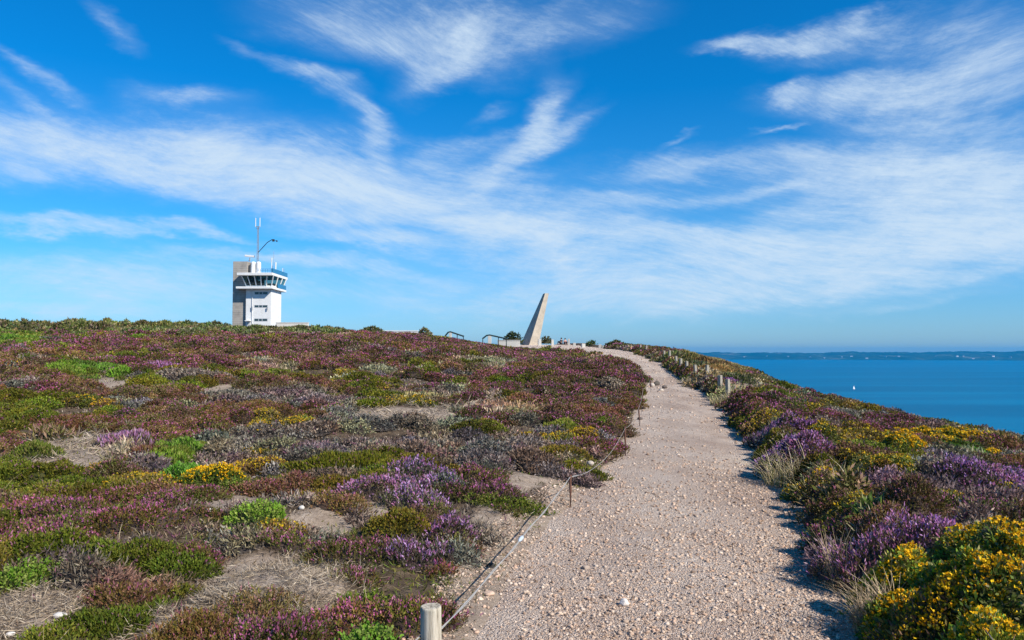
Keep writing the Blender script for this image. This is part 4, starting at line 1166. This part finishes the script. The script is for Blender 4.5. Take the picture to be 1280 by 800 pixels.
bm = bmesh.new(); add_box(bm, lx(309), lx(312.6), -.10, -.003, -2.0, lz(402)); bm_obj('door', bm, plain_mat('door_grey', (.45, .46, .46), .6, .1, 2), root)
bm = bmesh.new(); add_box(bm, lx(308.3), lx(314), -1.0, -.004, lz(401.6), lz(400.6)); bm_obj('porch', bm, M_WHITE, root)
# blue rail panels
bm = bmesh.new()
add_box(bm, lx(343.3)-.1, lx(343.3)-.02, -1.2, DEP+1.4, lz(341.3), lz(336)); add_box(bm, lx(341.5), lx(343.3)-.1, -1.4, -1.33, lz(341.3), lz(336.2))
bm_obj('roof_railing', bm, M_BLUE, root)
bm = bmesh.new(); add_box(bm, lx(342)-.1, lx(342)-.03, 2.4, DEP+1.25, lz(358.4), lz(352.8)); bm_obj('balcony_railing', bm, M_BLUE, root)
bm = bmesh.new()
for px in range(325, 342, 3): add_tube(bm, [(lx(px), -1.35, lz(341.6)), (lx(px), -1.35, lz(337))], .03, 6)
for py in (337, 339.2): add_tube(bm, [(lx(324), -1.35, lz(py)), (lx(343), -1.35, lz(py))], .03, 6)
bm_obj('roof_handrail', bm, M_BLUE, root)
# roof drums
for px in (313.6, 320.2):
    bm = bmesh.new()
    add_tube(bm, [(lx(px), .8, lz(341.6)), (lx(px), .8, lz(328)), (lx(px), .8, lz(326.6)), (lx(px), .8, lz(326))], [.40, .40, .34, .15], 20)
    bm_obj('roof_drum', bm, M_WHITE, root, smooth=False)
# lattice mast
ms = bm = bmesh.new()
mxx, mzy0, mzy1 = lx(317.2), lz(341), lz(281)
for dx, dy in ((-.13, -.08), (.13, -.08), (0, .15)):
    add_tube(bm, [(mxx+dx, 1.6+dy, mzy0), (mxx+dx*.8, 1.6+dy*.8, mzy1)], .045, 6)
nl = 26
for i in range(nl):
    za, zb_ = mzy0+(mzy1-mzy0)*i/nl, mzy0+(mzy1-mzy0)*(i+1)/nl
    c3 = [(-.13, -.08), (.13, -.08), (0, .15)]
    a, b = c3[i % 3], c3[(i+1) % 3]
    add_tube(bm, [(mxx+a[0], 1.6+a[1], za), (mxx+b[0], 1.6+b[1], zb_)], .022, 5)
mast = bm_obj('mast', bm, M_STEEL, root)
for px, p0, p1 in ((313.9, 281, 269.5), (319.3, 281, 269.2)):
    bm = bmesh.new(); add_tube(bm, [(lx(px), 1.6, lz(p0)), (lx(px), 1.6, lz(p1))], .065, 8); bm_obj('antenna', bm, M_WHITE, mast)
bm = bmesh.new(); add_tube(bm, [(lx(313.5), 1.6, lz(280.6)), (lx(319.8), 1.6, lz(280.6))], .06, 6); add_tube(bm, [(lx(314.5), 1.6, lz(283)), (lx(319), 1.6, lz(282.4))], .05, 6)
bm_obj('crossbar', bm, M_STEEL, mast)
bm = bmesh.new(); add_tube(bm, [(lx(318), 1.5, lz(313.5)), (lx(330), 1.3, lz(301)), (lx(336.5), 1.2, lz(297.3))], .06, 6)
boom = bm_obj('boom', bm, M_DARK, mast)
bm = bmesh.new(); add_box(bm, lx(336.3), lx(339), 1.1, 1.35, lz(300), lz(297.2)); add_box(bm, lx(341.2), lx(342.8), 1.1, 1.3, lz(300.3), lz(298.6)); add_tube(bm, [(lx(339), 1.2, lz(298.4)), (lx(341.4), 1.2, lz(299.2))], .03, 5)
bm_obj('floodlight', bm, M_DARK, mast)
# radar scanner
bm = bmesh.new(); add_box(bm, lx(299.5), lx(312), 1.9, 2.2, -.16, .16, .04)
rd = bm_obj('radar', bm, M_WHITE, root, (0, 0, lz(319.3))); rd.rotation_euler = (0, R(5), 0)
bm = bmesh.new(); add_tube(bm, [(lx(306), 2.05, lz(326.5)), (lx(306), 2.05, lz(320))], .10, 8); add_tube(bm, [(lx(302), 2.05, lz(326.5)), (lx(306), 2.05, lz(322))], .04, 6)
bm_obj('radar_pedestal', bm, M_STEEL, root)
# whip and panel antennas at the right of the roof
for px, p1, rr, m_, yy_ in ((338.6, 322, .09, M_WHITE, 0), (340.3, 313, .03, M_STEEL, .4), (342.6, 327, .13, M_WHITE, .8), (348.2, 331, .05, M_WHITE, 4.8), (351.5, 331, .05, M_STEEL, 5.6), (336.8, 330, .04, M_STEEL, 1.2)):
    xx = min(lx(px), lx(343.0)-.15)
    bm = bmesh.new(); add_tube(bm, [(xx, yy_, lz(341.6)), (xx, yy_, lz(p1))], [rr*.6, rr], 8); bm_obj('antenna', bm, m_, root)

# ------------------------------------------------------------------ sea, far shore, boat
SEA = -80.0
t = np.linspace(0, 2*np.pi, 97); rr = np.concatenate([[1], np.geomspace(40, 11500, 70)])
RRg, TTg = np.meshgrid(rr, t, indexing='ij')
tag(grid_mesh('sea', RRg*np.cos(TTg), RRg*np.sin(TTg), np.full_like(RRg, SEA), M_SEA), kind='structure')
# far shore: a long low coast across the bay
az = np.linspace(R(-75), R(75), 700); dd = np.linspace(0, 1, 26)
A, Dd = np.meshgrid(az, dd, indexing='ij')
base_d = 9000 + 260*(fbm(A*40, A*0, 3, 301)-.5)
Rd = base_d + Dd*1900
ridge = 52 + 40*fbm(A*26, A*0+1, 4, 311) + 14*sstep(R(24), R(30), A)
prof = np.minimum(1, sstep(-.02, .12, Dd)*.42 + .58*sstep(.1, .8, Dd))
Z = SEA - 1 + (ridge*prof + 10*(fbm(A*220, Dd*9, 3, 321)-.5)*sstep(0, .1, Dd) + 7*sstep(.5, .62, fbm(A*420, Dd*14, 2, 331)))*np.where(Dd > 0, 1, 0)
tag(grid_mesh('hills', Rd*np.sin(A), Rd*np.cos(A), Z, M_HILL), kind='structure')
def shore_z(a, dfrac):
    i = int(np.clip((a-az[0])/(az[1]-az[0]), 0, len(az)-1)); j = int(np.clip(dfrac*25, 0, 25))
    return float(Z[i, j]), float(Rd[i, j])
bm = bmesh.new(); add_box(bm, -16, 16, -6, 6, -6, 8)
h0 = empty('house'); tag(h0, 'white house on the far shore across the bay', 'house', 'white houses on the far shore')
bm_obj('wall', bm, M_WHITE, h0)
bm = bmesh.new()
v = [bm.verts.new(p) for p in ((-16.6, -6.6, 8), (16.6, -6.6, 8), (16.6, 6.6, 8), (-16.6, 6.6, 8), (-16.6, 0, 13.5), (16.6, 0, 13.5))]
for f in ((0, 1, 5, 4), (2, 3, 4, 5), (1, 2, 5), (3, 0, 4)): bm.faces.new([v[i] for i in f])
bm_obj('roof', bm, M_SLATE, h0)
hp = [(1052, .10), (1064, .12), (1083, .06), (1106, .14), (1123, .12), (1170, .16), (1196, .08), (1204, .10), (1216, .06), (1241, .12), (1012, .10), (1030, .06), (985, .12), (958, .08), (930, .10), (1262, .08)]
for i, (px, df) in enumerate(hp):
    o = h0 if i == 0 else copy_tree(h0)
    a = math.atan2((px-640)/FPX, 1); z, r_ = shore_z(a, df)
    o.location = (r_*math.sin(a), r_*math.cos(a), z+4); o.rotation_euler = (0, 0, -a + R(random.uniform(-35, 35))); o.scale = (random.uniform(.5, .9),)*3
# sailing boat
bd = 1000*(EYE-SEA)/46.5
bp = at_depth(1067.5, 486.5, bd); bp.z = SEA
sb = empty('sailing_boat', bp, R(35)); sb.scale = (.6, .6, .6); tag(sb, 'small white sailing boat far out on the blue water', 'sailing boat')
bm = bmesh.new()
prof = [(-5.6, 1.1), (-4, 1.7), (0, 2.0), (3.5, 1.3), (6.4, .05)]
up = [bm.verts.new((x, w, 1.3+.02*x)) for x, w in prof] + [bm.verts.new((x, -w, 1.3+.02*x)) for x, w in prof[::-1]]
dn = [bm.verts.new((x*.9, w*.6, -.4)) for x, w in prof] + [bm.verts.new((x*.9, -w*.6, -.4)) for x, w in prof[::-1]]
for j in range(10): bm.faces.new((dn[j], dn[(j+1) % 10], up[(j+1) % 10], up[j]))
bm.faces.new(up); bm.faces.new(dn[::-1])
bm_obj('hull', bm, M_WHITE, sb)
bm = bmesh.new(); add_box(bm, -2.2, 1.6, -.9, .9, 1.3, 2.0, .15); bm_obj('cabin', bm, M_WHITE, sb)
bm = bmesh.new(); add_tube(bm, [(.8, 0, 1.2), (.8, 0, 15)], .12, 8); add_tube(bm, [(.8, 0, 2.7), (-4.8, .5, 2.7)], .1, 8); bm_obj('mast', bm, M_STEEL, sb)
def sail(name, P3, bel):
    bm = bmesh.new(); n = 8; g = {}
    a, b, c = map(Vector, P3)
    for side in (0, 1):
        for i in range(n+1):
            for j in range(n+1-i):
                u, v_ = i/n, j/n
                p = a*(1-u-v_) + b*u + c*v_
                p.y += bel*4*u*(1-u-v_)*1.0 + bel*2*v_*(1-u-v_) + (.04 if side else 0)
                g[side, i, j] = bm.verts.new(p)
        for i in range(n):
            for j in range(n-i):
                bm.faces.new((g[side, i, j], g[side, i+1, j], g[side, i, j+1]))
                if i+j < n-1: bm.faces.new((g[side, i+1, j], g[side, i+1, j+1], g[side, i, j+1]))
    return bm_obj(name, bm, plain_mat('sailcloth', (.82, .82, .80), .8, .03, 1), sb, smooth=True)
sail('mainsail', ((.7, 0, 2.9), (-4.7, .5, 2.9), (.7, 0, 14.8)), .5)
sail('jib', ((6.2, 0, 1.6), (1.2, .8, 2.0), (.95, 0, 13.5)), .4)

# ------------------------------------------------------------------ air between here and the far shore
HZ = True
if HZ:
    bm = bmesh.new(); add_box(bm, -11800, 11800, -11800, 11800, SEA-2.0, 60)
    hz = bm_obj('haze', bm); tag(hz, kind='stuff')
    m = bpy.data.materials.new('haze_air'); m.use_nodes = True; nt = m.node_tree
    nt.nodes.clear()
    o_ = nt.nodes.new('ShaderNodeOutputMaterial'); vol = nt.nodes.new('ShaderNodeVolumePrincipled')
    vol.inputs['Color'].default_value = (.0, .45, .95, 1); vol.inputs['Density'].default_value = 7.5e-5
    vol.inputs['Anisotropy'].default_value = .2
    nt.links.new(vol.outputs[0], o_.inputs['Volume'])
    hz.data.materials.append(m)

# ------------------------------------------------------------------ light, sky
SUN_AZ, SUN_EL = R(126), R(39)       # azimuth clockwise from the view direction (+Y): to the right, a little behind
sdir = Vector((math.sin(SUN_AZ)*math.cos(SUN_EL), math.cos(SUN_AZ)*math.cos(SUN_EL), math.sin(SUN_EL)))
ld = bpy.data.lights.new('sun', 'SUN'); ld.energy = 5.0; ld.angle = R(.53); ld.color = (1.0, .93, .83)
lo_ = bpy.data.objects.new('sun', ld); COL.objects.link(lo_)
lo_.rotation_euler = (-sdir).to_track_quat('-Z', 'Y').to_euler()

w = bpy.data.worlds.new('World'); scene.world = w; w.use_nodes = True
nt = w.node_tree; nt.nodes.clear()
out = nt.nodes.new('ShaderNodeOutputWorld'); bg = nt.nodes.new('ShaderNodeBackground')
bg.inputs['Strength'].default_value = .10
nt.links.new(bg.outputs[0], out.inputs[0])
sky = nt.nodes.new('ShaderNodeTexSky'); sky.sky_type = 'NISHITA'; sky.sun_disc = False
sky.sun_elevation = SUN_EL; sky.sun_rotation = SUN_AZ
sky.altitude = 80; sky.air_density = 1.0; sky.dust_density = .3; sky.ozone_density = 2.0
hs_ = nt.nodes.new('ShaderNodeHueSaturation'); hs_.inputs['Saturation'].default_value = 1.0; hs_.inputs['Value'].default_value = 1.0
hs_.inputs['Hue'].default_value = .5
nt.links.new(sky.outputs[0], hs_.inputs['Color'])
tc = nt.nodes.new('ShaderNodeTexCoord')
sep = nt.nodes.new('ShaderNodeSeparateXYZ'); nt.links.new(tc.outputs['Generated'], sep.inputs[0])
def math_n(op, a, b=None, c=None):
    n = nt.nodes.new('ShaderNodeMath'); n.operation = op
    for i, v in enumerate((a, b, c)):
        if v is None: continue
        if isinstance(v, (int, float)): n.inputs[i].default_value = v
        else: nt.links.new(v, n.inputs[i])
    return n.outputs[0]
azn = math_n('ARCTAN2', sep.outputs[0], sep.outputs[1])
eln = math_n('ARCSINE', sep.outputs[2])
cb = nt.nodes.new('ShaderNodeCombineXYZ'); nt.links.new(azn, cb.inputs[0]); nt.links.new(eln, cb.inputs[1])
def vmath(op, a, b=None, scale=None):
    n = nt.nodes.new('ShaderNodeVectorMath'); n.operation = op
    for i, v in enumerate((a, b)):
        if v is None: continue
        if isinstance(v, tuple): n.inputs[i].default_value = v
        else: nt.links.new(v, n.inputs[i])
    if scale is not None: n.inputs['Scale'].default_value = scale
    return n
def mapping(v, loc=(0, 0, 0), rot=0.0, sc=(1, 1, 1), typ='POINT'):
    n = nt.nodes.new('ShaderNodeMapping'); n.vector_type = typ
    n.inputs['Location'].default_value = loc; n.inputs['Rotation'].default_value = (0, 0, rot); n.inputs['Scale'].default_value = sc
    nt.links.new(v, n.inputs[0]); return n.outputs[0]
# wind-drawn warp
nz = nt.nodes.new('ShaderNodeTexNoise'); nz.inputs['Scale'].default_value = 5; nz.inputs['Detail'].default_value = 6; nz.inputs['Roughness'].default_value = .62
nt.links.new(mapping(cb.outputs[0], rot=R(-8), sc=(.6, 1.5, 1)), nz.inputs['Vector'])
wv = vmath('SUBTRACT', nz.outputs['Color'], (.5, .5, .5))
wv = vmath('SCALE', wv.outputs[0], scale=.13)
wp = vmath('ADD', cb.outputs[0], wv.outputs[0])
def azel(px, py):
    d = pix_ray(px, py).normalized(); return math.atan2(d.x, d.y), math.asin(d.z)
BLOBS = [  # px, py, half length px, half width px, tilt deg (clockwise in the picture), weight
    (60, 185, 240, 46, 6, .75), (300, 215, 260, 55, 8, .85), (520, 250, 240, 52, 10, .85), (660, 290, 170, 62, 18, .75), (250, 240, 200, 22, 9, .35),
    (470, 30, 150, 45, 12, .62), (570, 45, 110, 50, -8, .75), (545, 100, 60, 22, -28, .50), (700, 20, 120, 30, -6, .45),
    (400, 104, 60, 14, 18, .55), (440, 145, 60, 16, 30, .48), (474, 185, 60, 15, 52, .42),
    (676, 130, 52, 20, -72, .50), (660, 165, 80, 16, -52, .42), (640, 200, 110, 20, -38, .40), (700, 165, 60, 12, -30, .4), (600, 185, 100, 16, -6, .45),
    (700, 325, 34, 14, 55, .6), (650, 300, 80, 18, 12, .5),
    (935, 40, 60, 12, -8, .50), (1010, 32, 120, 14, -3, .62), (1130, 35, 160, 26, 3, .35),
    (990, 103, 34, 12, -22, .6), (1060, 112, 110, 24, 2, .55), (1180, 100, 160, 44, -4, .55), (1240, 60, 120, 60, 0, .3),
    (960, 158, 40, 5, -10, .5), (840, 172, 30, 5, -20, .35),
    (900, 205, 200, 22, 0, .55), (1080, 215, 220, 44, -3, .60), (1230, 215, 160, 80, 0, .55), (1150, 270, 240, 60, -4, .80), (1230, 310, 180, 55, -6, .85),
    (980, 330, 260, 40, -2, .80), (830, 300, 160, 26, 9, .62), (800, 250, 140, 18, 4, .5), (960, 245, 70, 10, 0, .5), (850, 360, 260, 34, 1, .60), (700, 385, 220, 26, 0, .45),
    (80, 290, 140, 10, 2, .62), (240, 300, 110, 9, 5, .50), (470, 312, 130, 14, 8, .55), (440, 335, 120, 12, 3, .4), (520, 350, 160, 16, 2, .4), (780, 335, 40, 7, 14, .45),
    (120, 335, 220, 20, 2, .46), (200, 362, 260, 20, 0, .48), (90, 383, 200, 14, 0, .46), (470, 375, 160, 18, 0, .42), (300, 330, 180, 10, 3, .4),
    (150, 32, 36, 14, 30, .42), (60, 84, 55, 11, 20, .55), (240, 118, 70, 14, 4, .50), (30, 108, 50, 10, 30, .3), (215, 160, 40, 7, 4, .3), (20, 230, 60, 20, 8, .4),
    (610, 140, 30, 9, -30, .35), (1190, 150, 160, 14, 4, .35), (1120, 385, 140, 8, -3, .25), (320, 60, 40, 10, 30, .2),
]
acc = None
for px, py, la, lb, ti, wt in BLOBS:
    a, e = azel(px, py)
    kk = 1/FPX*(math.cos(a)**1.0)
    v = mapping(wp.outputs[0], (a, e, 0), R(-ti), (la*kk*1.25, lb*kk*1.35, 1), 'TEXTURE')
    ln_ = vmath('LENGTH', v).outputs['Value']
    mr = nt.nodes.new('ShaderNodeMapRange'); mr.interpolation_type = 'SMOOTHSTEP'
    mr.inputs['From Min'].default_value = 1.15; mr.inputs['From Max'].default_value = 0; mr.inputs['To Max'].default_value = wt
    nt.links.new(ln_, mr.inputs[0])
    if acc is None: acc = mr.outputs[0]
    else:   # soft union: 1-(1-a)(1-b)
        acc = math_n('SUBTRACT', math_n('ADD', acc, mr.outputs[0]), math_n('MULTIPLY', acc, mr.outputs[0]))
# fibres: their own gentle large-scale bend only
nb = nt.nodes.new('ShaderNodeTexNoise'); nb.inputs['Scale'].default_value = 2.2; nb.inputs['Detail'].default_value = 1.0
nt.links.new(cb.outputs[0], nb.inputs['Vector'])
bv_ = vmath('SCALE', vmath('SUBTRACT', nb.outputs['Color'], (.5, .5, .5)).outputs[0], scale=.22)
fpos = vmath('ADD', cb.outputs[0], bv_.outputs[0])
# fibres
def fibre(scale, sx, sy, rot, det=8, rough=.68):
    n = nt.nodes.new('ShaderNodeTexNoise'); n.inputs['Scale'].default_value = scale; n.inputs['Detail'].default_value = det; n.inputs['Roughness'].default_value = rough
    n.inputs['Distortion'].default_value = 0.0
    nt.links.new(mapping(mapping(fpos.outputs[0], rot=rot), sc=(sx, sy, 1)), n.inputs['Vector']); return n.outputs['Fac']
f1 = fibre(5, .8, 6.0, R(8)); f2 = fibre(8, .9, 2.6, R(-16), 6, .6); f3 = fibre(24, .7, 3.4, R(12), 12, .80)
fib = math_n('MULTIPLY_ADD', f2, .30, math_n('MULTIPLY', f1, .28)); fib = math_n('MULTIPLY_ADD', f3, .42, fib)
dens = math_n('MULTIPLY_ADD', math_n('SUBTRACT', fib, .5), 4.0, acc)
mr = nt.nodes.new('ShaderNodeMapRange'); mr.interpolation_type = 'SMOOTHSTEP'
mr.inputs['From Min'].default_value = -.05; mr.inputs['From Max'].default_value = 1.45; mr.inputs['To Max'].default_value = .74
nt.links.new(dens, mr.inputs[0])
veil = math_n('MULTIPLY', acc, .30)
cov = math_n('MINIMUM', math_n('ADD', math_n('MULTIPLY', mr.outputs[0], math_n('MINIMUM', math_n('MULTIPLY', acc, 2.2), 1.0)), veil), .9)
mx = nt.nodes.new('ShaderNodeMix'); mx.data_type = 'RGBA'
nt.links.new(cov, mx.inputs[0]); nt.links.new(mixc(nt, 1.0, hs_.outputs[0], ramp(nt, math_n('MULTIPLY', math_n('ABSOLUTE', sep.outputs[2]), 1.6), [(0.0, (.40, .64, 1.06)), (.22, (.16, .65, 1.06)), (.5, (.015, .60, 1.08))]), 'MULTIPLY'), mx.inputs[6]); mx.inputs[7].default_value = (4.6, 5.6, 6.6, 1)
nt.links.new(mx.outputs[2], bg.inputs['Color'])
w.cycles.sampling_method = 'MANUAL'; w.cycles.sample_map_resolution = 512

# ------------------------------------------------------------------ camera, output
cam = bpy.data.cameras.new('camera'); co = bpy.data.objects.new('camera', cam); COL.objects.link(co)
cam.sensor_width = 36; cam.lens = 36*FPX/1280; cam.clip_start = .05; cam.clip_end = 40000
co.location = (0, 0, EYE); co.rotation_euler = (R(90)+PITCH, 0, 0)
scene.camera = co
scene.view_settings.view_transform = 'Standard'; scene.view_settings.look = 'None'
scene.view_settings.exposure = 0.52; scene.view_settings.gamma = 1.0
scene.cycles.max_bounces = 6; scene.cycles.diffuse_bounces = 3; scene.cycles.transmission_bounces = 3; scene.cycles.volume_bounces = 0
scene.cycles.use_denoising = True
